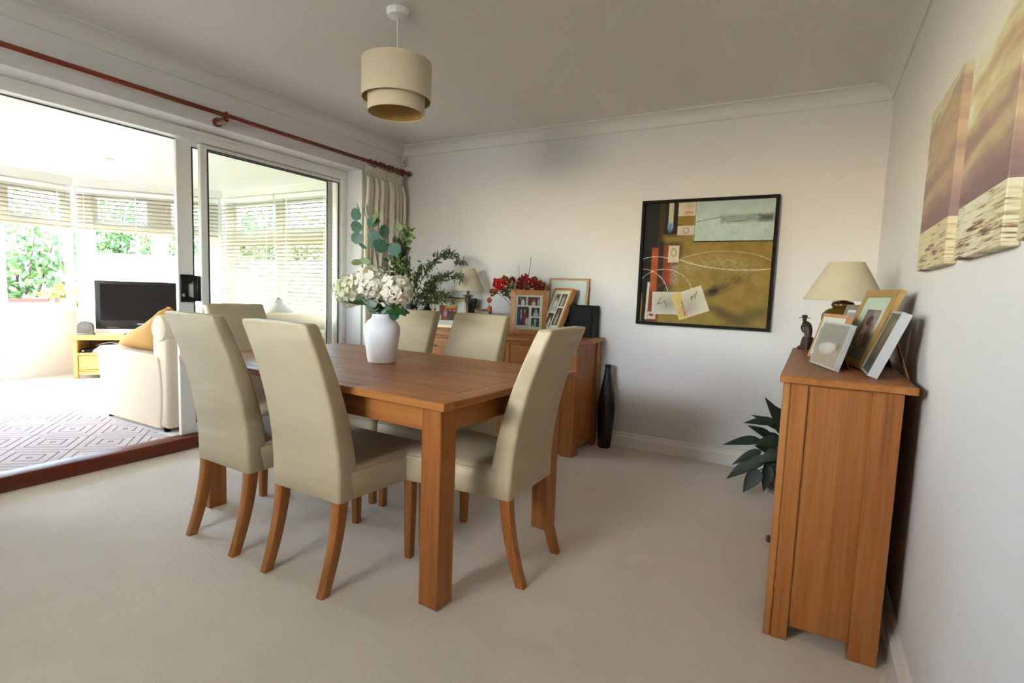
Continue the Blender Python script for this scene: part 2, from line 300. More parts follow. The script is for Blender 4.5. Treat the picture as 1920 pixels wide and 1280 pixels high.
def seaside(name, y_mid, glow):
    """sunset over a pebble beach, printed across the canvas and round its sides"""
    m, nt, b = new_mat(name)
    tc = nd(nt, 'ShaderNodeTexCoord'); sp = nd(nt, 'ShaderNodeSeparateXYZ'); nt.links.new(tc.outputs['Object'], sp.inputs[0])
    mp = nd(nt, 'ShaderNodeMapping'); mp.inputs['Rotation'].default_value = (RAD(-24), 0, 0); mp.inputs['Scale'].default_value = (1, 1.5, 6)
    nt.links.new(tc.outputs['Object'], mp.inputs[0])
    cl = nd(nt, 'ShaderNodeTexNoise'); cl.inputs['Scale'].default_value = 1.7; cl.inputs['Detail'].default_value = 4; nt.links.new(mp.outputs[0], cl.inputs['Vector'])
    # height drives brightness: dark mauve at horizon -> bright cream -> brown cloud
    h = nd(nt, 'ShaderNodeMath', operation='MULTIPLY_ADD'); nt.links.new(sp.outputs[2], h.inputs[0]); h.inputs[1].default_value = 1.7; h.inputs[2].default_value = 0.30
    s = nd(nt, 'ShaderNodeMath', operation='MULTIPLY_ADD'); nt.links.new(cl.outputs[0], s.inputs[0]); s.inputs[1].default_value = 1.15; s.inputs[2].default_value = -0.60
    t = nd(nt, 'ShaderNodeMath', operation='ADD'); nt.links.new(h.outputs[0], t.inputs[0]); nt.links.new(s.outputs[0], t.inputs[1])
    dk, br, go, lt = (0.22, 0.14, 0.145), (0.35, 0.24, 0.20), (0.50, 0.39, 0.25), (0.64, 0.61, 0.38)
    if glow: st = [(0.0, dk), (0.26, br), (0.38, go), (0.48, lt), (0.56, (0.72, 0.72, 0.66)), (0.84, (0.72, 0.73, 0.71)), (0.93, (0.60, 0.49, 0.32)), (1.0, (0.36, 0.25, 0.22))]
    else: st = [(0.0, dk), (0.25, br), (0.42, (0.48, 0.36, 0.24)), (0.52, (0.37, 0.28, 0.23)), (0.62, (0.58, 0.55, 0.39)), (0.78, (0.52, 0.43, 0.32)), (0.9, (0.33, 0.25, 0.245)), (1.0, (0.56, 0.48, 0.39))]
    skyc = ramp(nt, t.outputs[0], st)
    mp2 = nd(nt, 'ShaderNodeMapping'); mp2.inputs['Scale'].default_value = (9, 9, 150); mp2.inputs['Rotation'].default_value = (RAD(4), 0, 0); nt.links.new(tc.outputs['Object'], mp2.inputs[0])
    pb = nd(nt, 'ShaderNodeTexNoise'); pb.inputs['Scale'].default_value = 1.0; pb.inputs['Detail'].default_value = 4; pb.inputs['Roughness'].default_value = 0.65; nt.links.new(mp2.outputs[0], pb.inputs['Vector'])
    big = noise(nt, 5, detail=2, stretch=(1, 1, 2.5))
    ad = nd(nt, 'ShaderNodeMath', operation='MULTIPLY_ADD'); nt.links.new(big, ad.inputs[0]); ad.inputs[1].default_value = 0.55; nt.links.new(pb.outputs[0], ad.inputs[2])
    hi = (0.70, 0.68, 0.56) if glow else (0.64, 0.58, 0.38)
    beach = ramp(nt, ad.outputs[0], [(0.60, (0.14, 0.085, 0.07)), (0.66, (0.40, 0.28, 0.18)), (0.72, (0.60, 0.53, 0.33)), (0.84, hi)])
    gt = nd(nt, 'ShaderNodeMath', operation='GREATER_THAN'); nt.links.new(sp.outputs[2], gt.inputs[0]); gt.inputs[1].default_value = -0.131
    mx = nd(nt, 'ShaderNodeMix', data_type='RGBA'); nt.links.new(gt.outputs[0], mx.inputs[0]); nt.links.new(beach, mx.inputs[6]); nt.links.new(skyc, mx.inputs[7])
    nt.links.new(mx.outputs[2], b.inputs['Base Color']); b.inputs['Roughness'].default_value = 0.6
    bump(nt, b, noise(nt, 400, detail=1), 0.1, 0.001)
    return m

# ------------------------------------------------------------------ mesh helpers
class MB:
    def __init__(s): s.bm = bmesh.new(); s.uv = None
    def box(s, x0, x1, y0, y1, z0, z1, bev=0.0, seg=1, mtx=None):
        r = bmesh.ops.create_cube(s.bm, size=1.0); vs = r['verts']
        for v in vs: v.co = Vector(((x0 + x1) / 2 + v.co.x * (x1 - x0), (y0 + y1) / 2 + v.co.y * (y1 - y0), (z0 + z1) / 2 + v.co.z * (z1 - z0)))
        if mtx: 
            for v in vs: v.co = mtx @ v.co
        if bev:
            es = list({e for v in vs for e in v.link_edges})
            bmesh.ops.bevel(s.bm, geom=es, offset=bev, segments=seg, affect='EDGES', profile=0.5)
        return s
    def loft(s, rings, cap0=True, cap1=True, closed=True):
        R = [[s.bm.verts.new(p) for p in ring] for ring in rings]
        n = len(R[0])
        for a, b in zip(R, R[1:]):
            for i in range(n if closed else n - 1):
                j = (i + 1) % n
                s.bm.faces.new((a[i], a[j], b[j], b[i]))
        if cap0: s.bm.faces.new(list(reversed(R[0])))
        if cap1: s.bm.faces.new(R[-1])
        return s
    def prism(s, poly, axis, a, b):
        """poly: 2-D points; extruded along axis from a to b"""
        def P(p, t):
            return {'x': (t, p[0], p[1]), 'y': (p[0], t, p[1]), 'z': (p[0], p[1], t)}[axis]
        return s.loft([[P(p, a) for p in poly], [P(p, b) for p in poly]])
    def lathe(s, prof, seg=24, c=(0, 0), cap0=True, cap1=True, jit=None):
        rings = [[(c[0] + r * cos(2 * pi * i / seg), c[1] + r * sin(2 * pi * i / seg), z) for i in range(seg)] for r, z in prof]
        return s.loft(rings, cap0, cap1)
    def tube(s, pts, r, seg=8, caps=True):
        pts = [Vector(p) for p in pts]; rings = []
        up = Vector((0, 0, 1))
        for i, p in enumerate(pts):
            t = (pts[min(i + 1, len(pts) - 1)] - pts[max(i - 1, 0)]).normalized()
            a = t.cross(up)
            if a.length < 1e-3: a = t.cross(Vector((1, 0, 0)))
            a.normalize(); b = a.cross(t).normalized()
            rr = r[i] if isinstance(r, (list, tuple)) else r
            rings.append([p + a * (rr * cos(2 * pi * k / seg)) + b * (rr * sin(2 * pi * k / seg)) for k in range(seg)])
        return s.loft(rings, caps, caps)
    def torus(s, c, R, r, axis='y', seg=16, sub=6):
        rings = []
        for i in range(seg):
            a = 2 * pi * i / seg; ring = []
            for k in range(sub):
                b = 2 * pi * k / sub; q = R + r * cos(b); h = r * sin(b)
                ring.append({'y': (c[0] + q * cos(a), c[1] + h, c[2] + q * sin(a)), 'x': (c[0] + h, c[1] + q * cos(a), c[2] + q * sin(a)), 'z': (c[0] + q * cos(a), c[1] + q * sin(a), c[2] + h)}[axis])
            rings.append(ring)
        V = [[s.bm.verts.new(p) for p in ring] for ring in rings]
        for i in range(seg):
            a, b = V[i], V[(i + 1) % seg]
            for k in range(sub): s.bm.faces.new((a[k], b[k], b[(k + 1) % sub], a[(k + 1) % sub]))
        return s
    def quad(s, p, uvs=((0, 0), (1, 0), (1, 1), (0, 1))):
        if s.uv is None: s.uv = s.bm.loops.layers.uv.new('UVMap')
        f = s.bm.faces.new([s.bm.verts.new(q) for q in p])
        for l, u in zip(f.loops, uvs): l[s.uv].uv = u
        return s
    def ico(s, c, r, sub=2, sc=(1, 1, 1)):
        q = bmesh.ops.create_icosphere(s.bm, subdivisions=sub, radius=r)
        for v in q['verts']: v.co = Vector((c[0] + v.co.x * sc[0], c[1] + v.co.y * sc[1], c[2] + v.co.z * sc[2]))
        return q['verts']
    def leaf(s, base, d, n, L, Wd, curl=0.3, shape='oval', cup=0.12, nseg=4):
        d = Vector(d).normalized(); n = Vector(n); side = d.cross(n)
        if side.length < 1e-4: side = d.cross(Vector((0.3, 0.7, 0.2)))
        side.normalize(); n = side.cross(d).normalized(); base = Vector(base); rows = []
        for i in range(nseg + 1):
            t = i / nseg
            w = {'oval': sin(pi * (0.06 + 0.9 * t) ** 0.8), 'round': sqrt(max(0.0, 1 - (2 * t - 1) ** 2)) * 0.98 + 0.05, 'lance': sin(pi * (0.04 + 0.95 * t) ** 0.62)}[shape]
            c = base + d * (L * t) - n * (curl * L * t * t)
            w *= Wd / 2
            rows.append([c - side * w + n * (cup * w), c, c + side * w + n * (cup * w)])
        V = [[s.bm.verts.new(p) for p in r] for r in rows]
        for a, b in zip(V, V[1:]):
            for k in (0, 1): s.bm.faces.new((a[k], a[k + 1], b[k + 1], b[k]))
        return s
    def build(s, name, mat, parent=None, smooth=True, ang=38, label=None, kind=None, tri=False):
        if smooth is not None: bmesh.ops.recalc_face_normals(s.bm, faces=s.bm.faces)
        me = bpy.data.meshes.new(name); s.bm.to_mesh(me); s.bm.free()
        if smooth:
            for p in me.polygons: p.use_smooth = True
            me.set_sharp_from_angle(angle=RAD(ang))
        me.materials.append(M[mat] if isinstance(mat, str) else mat)
        o = bpy.data.objects.new(name, me); COL.objects.link(o)
        if parent: o.parent = parent
        if label: o['label'] = label
        if kind: o['kind'] = kind
        return o
def tag(o, label=None, cat=None, group=None, kind=None):
    if label: o['label'] = label
    if cat: o['category'] = cat
    if group: o['group'] = group
    if kind: o['kind'] = kind
    return o
def thing(name, label, cat, loc=(0, 0, 0), rotz=0.0, group=None, rot=None):
    o = bpy.data.objects.new(name, None); COL.objects.link(o); o.empty_display_size = 0.1
    o.location = loc; o.rotation_euler = rot if rot else (0, 0, rotz)
    return tag(o, label, cat, group)
def dup(root, loc, rotz, label=None, group=None):
    def cp(o, par):
        c = o.copy(); COL.objects.link(c)
        if par: c.parent = par
        for ch in [x for x in kids.get(o.name, [])]: cp(ch, c)
        return c
    kids = {}
    for o in list(COL.objects):
        if o.parent: kids.setdefault(o.parent.name, []).append(o)
    r = cp(root, None); r.location = loc; r.rotation_euler = (0, 0, rotz)
    if label: r['label'] = label
    if group: r['group'] = group
    return r
def part(parent, name, mat, f, **kw):
    mb = MB(); f(mb); return mb.build(name, mat, parent, **kw)
def rrect(w, d, r, n=4, cx=0.0, cy=0.0):
    pts = []
    for (sx, sy, a0) in ((1, 1, 0), (-1, 1, 90), (-1, -1, 180), (1, -1, 270)):
        for i in range(n + 1):
            a = RAD(a0 + 90 * i / n)
            pts.append((cx + sx * (w / 2 - r) + r * cos(a), cy + sy * (d / 2 - r) + r * sin(a)))
    return pts
def struct(name, mat, f, **kw):
    o = part(None, name, mat, f, **kw); o['kind'] = 'structure'; return o

# ------------------------------------------------------------------ dining room shell
DY0, DY1, DH = -3.02, -0.515, 2.10         # opening to the conservatory in the left wall
struct('floor', 'carpet', lambda m: (m.box(-0.19, W, YR, 0, -0.05, 0)), smooth=False)
struct('ceiling', 'ceil', lambda m: m.box(-0.30, W + 0.1, YR - 0.1, 0.1, H, H + 0.1), smooth=False)
struct('wall_back', 'wall', lambda m: m.box(-0.30, W + 0.1, 0, 0.1, -0.05, H), smooth=False)
struct('wall_right', 'wall', lambda m: m.box(W, W + 0.1, YR - 0.1, 0, -0.05, H), smooth=False)
struct('wall_left', 'wall', lambda m: (m.box(-0.30, 0, YR, DY0, -0.05, H), m.box(-0.30, 0, DY1, 0, -0.05, H), m.box(-0.30, 0, DY0, DY1, DH, H)), smooth=False)
struct('wall_rear', 'wall', lambda m: (m.box(-0.30, 1.2, YR - 0.1, YR, -0.05, H), m.box(2.2, W, YR - 0.1, YR, -0.05, H), m.box(1.2, 2.2, YR - 0.1, YR, -0.05, 1.25), m.box(1.2, 2.2, YR - 0.1, YR, 2.05, H)), smooth=False)
struct('trim_10', 'gloss_white', lambda m: m.box(-0.3, W, YR - 2.1, YR - 0.1, 2.42, 2.5), smooth=False)   # unseen canopy added to keep the sun out of the rear window
# coving: cove profile mitred round the three visible walls
def cove_profile():
    c, d = 0.093, 0.075; P = [(0.0, -d - 0.004), (0.010, -d - 0.004), (0.010, -d + 0.006)]
    for i in range(1, 7):
        a = pi / 2 * i / 7; P.append((0.010 + (c - 0.020) * (1 - cos(a)), -d + 0.006 + (d - 0.014) * sin(a)))
    P += [(c - 0.010, -0.008), (c, -0.008), (c, 0.0)]
    return P
def cove(m, side):
    P = cove_profile(); 
    if side == 'left': rings = [[(p, y0 - (p if y0 == 0 else -p), H + z) for p, z in P] for y0 in (0, YR)]
    if side == 'right': rings = [[(W - p, y0 - (p if y0 == 0 else -p), H + z) for p, z in P] for y0 in (0, YR)]
    if side == 'back': rings = [[(x0 + (p if x0 == 0 else -p), -p, H + z) for p, z in P] for x0 in (0, W)]
    m.loft(rings, False, False, closed=False)
for i, s in enumerate(('left', 'back', 'right')): struct('trim_%d' % (i + 1), 'cove', lambda m, s=s: cove(m, s), ang=25)
def base_profile(): return [(0.0, 0.109), (0.006, 0.109), (0.011, 0.100), (0.011, 0.092), (0.014, 0.086), (0.020, 0.078), (0.0245, 0.074), (0.0245, 0.0)]
def base(m, side):
    P = base_profile()
    if side == 'back': m.loft([[(x0 + s * p, -p, z) for p, z in P] for x0, s in ((0, 1), (W, -1))], False, False, closed=False)
    if side == 'right': m.loft([[(W - p, y0 - s * p, z) for p, z in P] for y0, s in ((0, 1), (YR, -1))], False, False, closed=False)
    if side == 'left': m.loft([[(p, y0 - s * p, z) for p, z in P] for y0, s in ((0, 1), (DY1, 0))], False, False, closed=False)
for s in ('back', 'right', 'left'): struct('baseboard_' + s, 'gloss_white', lambda m, s=s: base(m, s), ang=25)
# timber door sill with a rounded nose
struct('trim_4', 'mahog', lambda m: m.prism([(-0.30, 0.0), (-0.30, 0.082), (-0.21, 0.082), (-0.198, 0.078), (-0.192, 0.068), (-0.192, 0.0)], 'y', DY0, DY1))
# unseen rear window added for fill light (behind the photographer)
w5 = thing('window_5', None, None); w5['kind'] = 'structure'
def ring_frame(m, x0, x1, z0, z1, y0, y1, t):
    m.box(x0, x1, y0, y1, z0, z0 + t); m.box(x0, x1, y0, y1, z1 - t, z1); m.box(x0, x0 + t, y0, y1, z0 + t, z1 - t); m.box(x1 - t, x1, y0, y1, z0 + t, z1 - t)
part(w5, 'window_frame', 'upvc', lambda m: ring_frame(m, 1.2, 2.2, 1.25, 2.05, YR - 0.08, YR - 0.02, 0.06), smooth=False)
part(w5, 'pane', 'glass', lambda m: m.quad([(1.26, YR - 0.05, 1.31), (2.14, YR - 0.05, 1.31), (2.14, YR - 0.05, 1.99), (1.26, YR - 0.05, 1.99)]), smooth=False)

# ------------------------------------------------------------------ sliding door set in the opening
door = thing('door_1', None, None); door['kind'] = 'structure'
FZ0, FZ1 = 0.082, 2.03
part(door, 'door_frame', 'upvc', lambda m: (m.box(-0.30, -0.18, DY0, DY1, FZ1, DH, 0.004), m.box(-0.30, -0.18, DY1 - 0.045, DY1, 0.082, FZ1, 0.004), m.box(-0.30, -0.18, DY0, DY0 + 0.045, 0.082, FZ1, 0.004)), smooth=False)
part(door, 'trickle_vent', 'upvc', lambda m: m.box(-0.18, -0.166, -1.92, -1.52, 2.068, 2.093, 0.004))
part(door, 'head_gasket', 'gasket', lambda m: m.box(-0.275, -0.262, DY0 + 0.045, -1.88, FZ1 - 0.006, FZ1), smooth=False)
def panel(name, x0, x1, y0, y1, st0, st1):
    p = part(door, name, 'upvc', lambda m: (m.box(x0, x1, y0, y0 + st0, FZ0 + 0.004, FZ1 - 0.004, 0.003), m.box(x0, x1, y1 - st1, y1, FZ0 + 0.004, FZ1 - 0.004, 0.003),
             m.box(x0, x1, y0 + st0, y1 - st1, FZ0 + 0.004, FZ0 + 0.075, 0.003), m.box(x0, x1, y0 + st0, y1 - st1, FZ1 - 0.03, FZ1 - 0.004, 0.003)), smooth=False)
    xm = (x0 + x1) / 2
    part(p, 'pane', 'door_glass', lambda m: m.quad([(xm, y0 + st0, FZ0 + 0.075), (xm, y1 - st1, FZ0 + 0.075), (xm, y1 - st1, FZ1 - 0.03), (xm, y0 + st0, FZ1 - 0.03)]), smooth=False)
    g = 0.007
    part(p, 'gasket', 'gasket', lambda m: (m.box(x1 - 0.004, x1 + 0.002, y0 + st0, y0 + st0 + g, FZ0 + 0.075, FZ1 - 0.03), m.box(x1 - 0.004, x1 + 0.002, y1 - st1 - g, y1 - st1, FZ0 + 0.075, FZ1 - 0.03),
             m.box(x1 - 0.004, x1 + 0.002, y0 + st0, y1 - st1, FZ0 + 0.075, FZ0 + 0.082), m.box(x1 - 0.004, x1 + 0.002, y0 + st0, y1 - st1, FZ1 - 0.037, FZ1 - 0.03)), smooth=False)
    return p
sl = panel('sliding_panel', -0.285, -0.255, -1.885, -0.60, 0.10, 0.055)
fx = panel('fixed_panel', -0.240, -0.210, -1.755, DY1 - 0.047, 0.048, 0.010)
hx = -0.255
part(sl, 'pull_handle', 'black', lambda m: (m.box(hx, hx + 0.012, -1.875, -1.825, 0.985, 1.165, 0.003), m.box(hx + 0.006, hx + 0.05, -1.79, -1.765, 0.990, 1.160, 0.004),
     m.prism([(-1.83, 1.165), (-1.765, 1.160), (-1.765, 1.140), (-1.79, 1.140), (-1.825, 1.105)], 'x', hx + 0.008, hx + 0.030), m.prism([(-1.83, 0.985), (-1.825, 1.020), (-1.79, 1.008), (-1.765, 1.008), (-1.765, 0.990)], 'x', hx + 0.008, hx + 0.030)))
part(sl, 'lock_cylinder', 'chrome', lambda m: m.prism([(-1.862 + 0.010 * cos(2 * pi * i / 12), 1.030 + 0.012 * sin(2 * pi * i / 12)) for i in range(12)], 'x', hx + 0.01, hx + 0.017))

# ------------------------------------------------------------------ conservatory shell
HD = 2.15; SILL = 0.77
P0, P1, P2, P3, P4 = Vector((-0.30, 0.21)), Vector((-3.10, 0.21)), Vector((-4.06, -0.95)), Vector((-4.06, -3.0)), Vector((-3.2, -4.1))
P5 = Vector((-0.30, -4.1))
struct('floor_conservatory', 'carpet_c', lambda m: m.prism([tuple(p) for p in (P0, P1, P2, P3, P4, P5)] + [(-0.30, -3)], 'z', -0.05, 0.0), smooth=False)
struct('ceiling_conservatory', 'gloss_white', lambda m: m.prism([(-0.30, 0.36), (-3.17, 0.36), (-4.2, -0.9), (-4.2, -3.05), (-3.27, -4.25), (-0.30, -4.25)], 'z', 2.24, 2.32), smooth=False)
struct('wall_house', 'gloss_white', lambda m: (m.box(-0.34, -0.30, DY1, 0.21, 0, 2.24), m.box(-0.34, -0.30, -4.1, DY0, 0, 2.24), m.box(-0.34, -0.30, DY0, DY1, 2.10, 2.24)), smooth=False)
def seg_axes(A, B):
    d = (B - A); L = d.length; d /= L; n = Vector((d.y, -d.x)); return d, n, L     # n points outward for this winding
def seg_box(m, A, d, n, s0, s1, z0, z1, t0, t1):
    a = A + d * s0; b = A + d * s1
    q = [a + n * t0, b + n * t0, b + n * t1, a + n * t1]
    m.loft([[(p.x, p.y, z0) for p in q], [(p.x, p.y, z1) for p in q]])
def glazed(idx, wname, A, B, posts, trans=(1.57, 1.70), solid=None):
    """dwarf wall + sill + frame with posts (s0,s1) and panes between them"""
    d, n, L = seg_axes(A, B)
    struct('wall_' + wname, 'gloss_white', lambda m: (seg_box(m, A, d, n, 0, L, 0, SILL - 0.04, 0.0, 0.14), seg_box(m, A, d, n, 0, L, HD, 2.24, 0.0, 0.14), [seg_box(m, A, d, n, a, b, SILL - 0.04, HD, 0.0, 0.14) for a, b in (solid or [])] and None), smooth=False)
    struct('sill_' + wname if False else 'trim_%d' % (idx + 4), 'gloss_white', lambda m: seg_box(m, A, d, n, 0.02, L - 0.02, SILL - 0.04, SILL, -0.05, 0.13), smooth=False)
    w = thing('window_%d' % idx, None, None); w['kind'] = 'structure'
    def fr(m):
        lo, hi = posts[0][0], posts[-1][1]
        seg_box(m, A, d, n, lo, hi, SILL, SILL + 0.05, 0.04, 0.11); seg_box(m, A, d, n, lo, hi, trans[0], trans[1], 0.035, 0.11); seg_box(m, A, d, n, lo, hi, HD - 0.06, HD, 0.04, 0.11)
        for a, b in posts: seg_box(m, A, d, n, a, b, SILL, HD, 0.03, 0.112)
    part(w, 'window_frame', 'upvc', fr, smooth=False)
    for (a0, a1), (b0, b1) in zip(posts, posts[1:]):
        if b0 - a1 < 0.05: continue
        def lf(m):  # opening fanlight casement frame
            for z0, z1, e0, e1 in ((trans[1], trans[1] + 0.05, a1, b0), (HD - 0.11, HD - 0.06, a1, b0), (trans[1] + 0.05, HD - 0.11, a1, a1 + 0.05), (trans[1] + 0.05, HD - 0.11, b0 - 0.05, b0)):
                seg_box(m, A, d, n, e0, e1, z0, z1, 0.045, 0.10)
        part(w, 'fanlight', 'upvc', lf, smooth=False)
        for z0, z1 in ((SILL + 0.05, trans[0]), (trans[1] + 0.05, HD - 0.11)):
            p = A + d * a1 + n * 0.075; q = A + d * b0 + n * 0.075
            part(w, 'pane', 'glass', lambda m: m.quad([(p.x, p.y, z0), (q.x, q.y, z0), (q.x, q.y, z1), (p.x, p.y, z1)]), smooth=False)
# the outline runs P0 -> P1 -> P2 -> P3 -> P4 -> P5 with the outside on the right-hand side
def rev(A, B, posts): return posts
glazed(1, 'garden_side', P0, P1, [(0.0, 0.10), (0.84, 0.93), (1.70, 1.81), (2.62, 2.80)])
L12 = (P2 - P1).length
glazed(2, 'garden_corner', P1, P2, [(0.0, 0.16), (0.60, 0.755), (L12 - 0.17, L12)], (1.665, 1.73))
glazed(3, 'garden', P2, P3, [(0.0, 0.06), (0.60, 0.66), (1.24, 1.30), (1.99, 2.05)], (1.665, 1.73))
L34 = (P4 - P3).length
glazed(4, 'garden_far_corner', P3, P4, [(0.0, 0.12), (0.68, 0.74), (L34 - 0.12, L34)])
d5, n5, L5 = seg_axes(P4, P5)
struct('wall_garden_far_side', 'gloss_white', lambda m: seg_box(m, P4, d5, n5, 0, L5, 0, 2.24, 0.0, 0.12), smooth=False)  # unseen wall, left windowless to keep direct sun off the rug
struct('trim_9', 'gloss_white', lambda m: seg_box(m, P2, *seg_axes(P2, P3)[:2], 0, 2.05, 0, 0.11, -0.02, 0.0), smooth=False)

# venetian blinds
slat_mesh = {}
def slat_bar(L, tilt, wd=0.050, camber=0.004):
    m = MB(); rows = []
    for sx in (0, L):
        ring = []
        for k in range(5):
            v = -wd / 2 + wd * k / 4; h = camber * (1 - (2 * k / 4 - 1) ** 2)
            ring.append((sx, v * cos(tilt) - h * sin(tilt), v * sin(tilt) + h * cos(tilt)))
        ring += [(p[0], p[1], p[2] - 0.002) for p in reversed(ring)]
        rows.append(ring)
    m.loft(rows); return m
def blind(label, A, B, s0, s1, z0, z1, tilt, off, cords, group=None, dense=0.044):
    d, n, L = seg_axes(A, B); p = A + d * s0 - n * off
    t = thing('venetian_blind', label, 'blind', (p.x, p.y, 0), atan2(d.y, d.x), group)
    LL = s1 - s0
    part(t, 'head_rail', 'upvc', lambda m: m.box(0, LL, -0.025, 0.025, z1 - 0.045, z1, 0.003), smooth=False)
    part(t, 'bottom_rail', 'blind_rail', lambda m: m.box(0, LL, -0.024, 0.024, z0, z0 + 0.018, 0.004))
    zz = z1 - 0.075; first = None
    while zz > z0 + 0.03:
        if first is None:
            first = slat_bar(LL, tilt).build('slat', 'blind', t, ang=60); o = first
        else:
            o = first.copy(); COL.objects.link(o); o.parent = t
        o.location = (0, 0, zz); zz -= dense
    for c in cords:
        part(t, 'ladder_cord', 'cord', lambda m: (m.box(c - 0.004, c + 0.004, -0.026, -0.024, z0, z1 - 0.04), m.box(c - 0.004, c + 0.004, 0.024, 0.026, z0, z1 - 0.04)), smooth=False)
    part(t, 'pull_cord', 'cord', lambda m: m.tube([(0.09, -0.03, z1 - 0.03), (0.09, -0.032, max(0.95, z0 - 0.62))], 0.003, 5))
    return t
# outward normal n: blinds hang just inside, so local +y (left of d) points indoors or out; offsets are along -n
blind('lowered cream venetian blind on the conservatory side window nearest the glass door', P0, P1, 0.12, 1.72, 0.80, 2.125, RAD(-28), 0.035, (0.20, 0.80, 1.40))
blind('lowered cream venetian blind on the conservatory side window in the far corner', P0, P1, 1.76, 2.74, 0.80, 2.125, RAD(-28), 0.035, (0.10, 0.88))
blind('half raised cream venetian blind behind the television', P1, P2, 0.04, L12 - 0.05, 1.672, 2.125, RAD(-24), 0.035, (0.30, 0.85, 1.35))
blind('half raised cream venetian blind over the garden window left of the television', P2, P3, 0.05, 1.18, 1.672, 2.125, RAD(-24), 0.035, (0.12, 0.62, 1.05))
blind('half raised cream venetian blind over the garden window farthest from the television', P2, P3, 1.22, 2.0, 1.672, 2.125, RAD(-24), 0.035, (0.1, 0.7))
t = thing('ceiling_downlight', 'small round downlight in the white conservatory ceiling', 'light', (-2.51, -1.26, 2.24))
part(t, 'bezel', 'chrome', lambda m: m.torus((0, 0, -0.004), 0.035, 0.006, 'z')); part(t, 'lens', 'plastic', lambda m: m.lathe([(0.0005, -0.006), (0.034, -0.004), (0.034, 0.0)], 16))

# ------------------------------------------------------------------ dining table
TT = 0.762; TL, TWd = 1.676, 1.006
table = thing('dining_table', 'large oak dining table with square legs and framed planked top', 'table', (1.5565, -1.9505, 0), -0.052)
hx_, hy_ = TL / 2, TWd / 2; rl = 0.055; eb = 0.085; g = 0.0012
def board(x0, x1, y0, y1, mt): part(table, 'tabletop_board', mt, lambda m: m.box(x0 + g, x1 - g, y0 + g, y1 - g, TT - 0.028, TT, 0.002))
board(-hx_, hx_, -hy_, -hy_ + rl, 'oak_x'); board(-hx_, hx_, hy_ - rl, hy_, 'oak_x')
yi = hy_ - rl; cx0 = -0.121
board(-hx_, -hx_ + eb, -yi, yi, 'oak_y'); board(hx_ - eb, hx_, -yi, yi, 'oak_y')
board(cx0 - 0.05, cx0, -yi, yi, 'oak_y'); board(cx0, cx0 + 0.05, -yi, yi, 'oak_y')
for k in range(4):
    y0 = -yi + k * yi / 2; y1 = y0 + yi / 2
    board(-hx_ + eb, cx0 - 0.05, y0, y1, 'oak_x'); board(cx0 + 0.05, hx_ - eb, y0, y1, 'oak_x')
part(table, 'tabletop_core', 'oak_x', lambda m: m.box(-hx_ + 0.004, hx_ - 0.004, -hy_ + 0.004, hy_ - 0.004, TT - 0.026, TT - 0.004), smooth=False)
io, ls = 0.060, 0.088
for sx in (-1, 1):
    for sy in (-1, 1):
        x1 = sx * (hx_ - io); x0 = sx * (hx_ - io - ls); y1 = sy * (hy_ - io); y0 = sy * (hy_ - io - ls)
        part(table, 'leg', 'oak_z', lambda m: m.box(min(x0, x1), max(x0, x1), min(y0, y1), max(y0, y1), 0, TT - 0.028, 0.004))
ai = io + 0.016
for sy in (-1, 1):
    part(table, 'apron', 'oak_x', lambda m: m.box(-hx_ + io + ls, hx_ - io - ls, min(sy * (hy_ - ai), sy * (hy_ - ai - 0.025)), max(sy * (hy_ - ai), sy * (hy_ - ai - 0.025)), TT - 0.128, TT - 0.028), smooth=False)
for sx in (-1, 1):
    part(table, 'apron', 'oak_y', lambda m: m.box(min(sx * (hx_ - ai), sx * (hx_ - ai - 0.025)), max(sx * (hx_ - ai), sx * (hx_ - ai - 0.025)), -hy_ + io + ls, hy_ - io - ls, TT - 0.128, TT - 0.028), smooth=False)

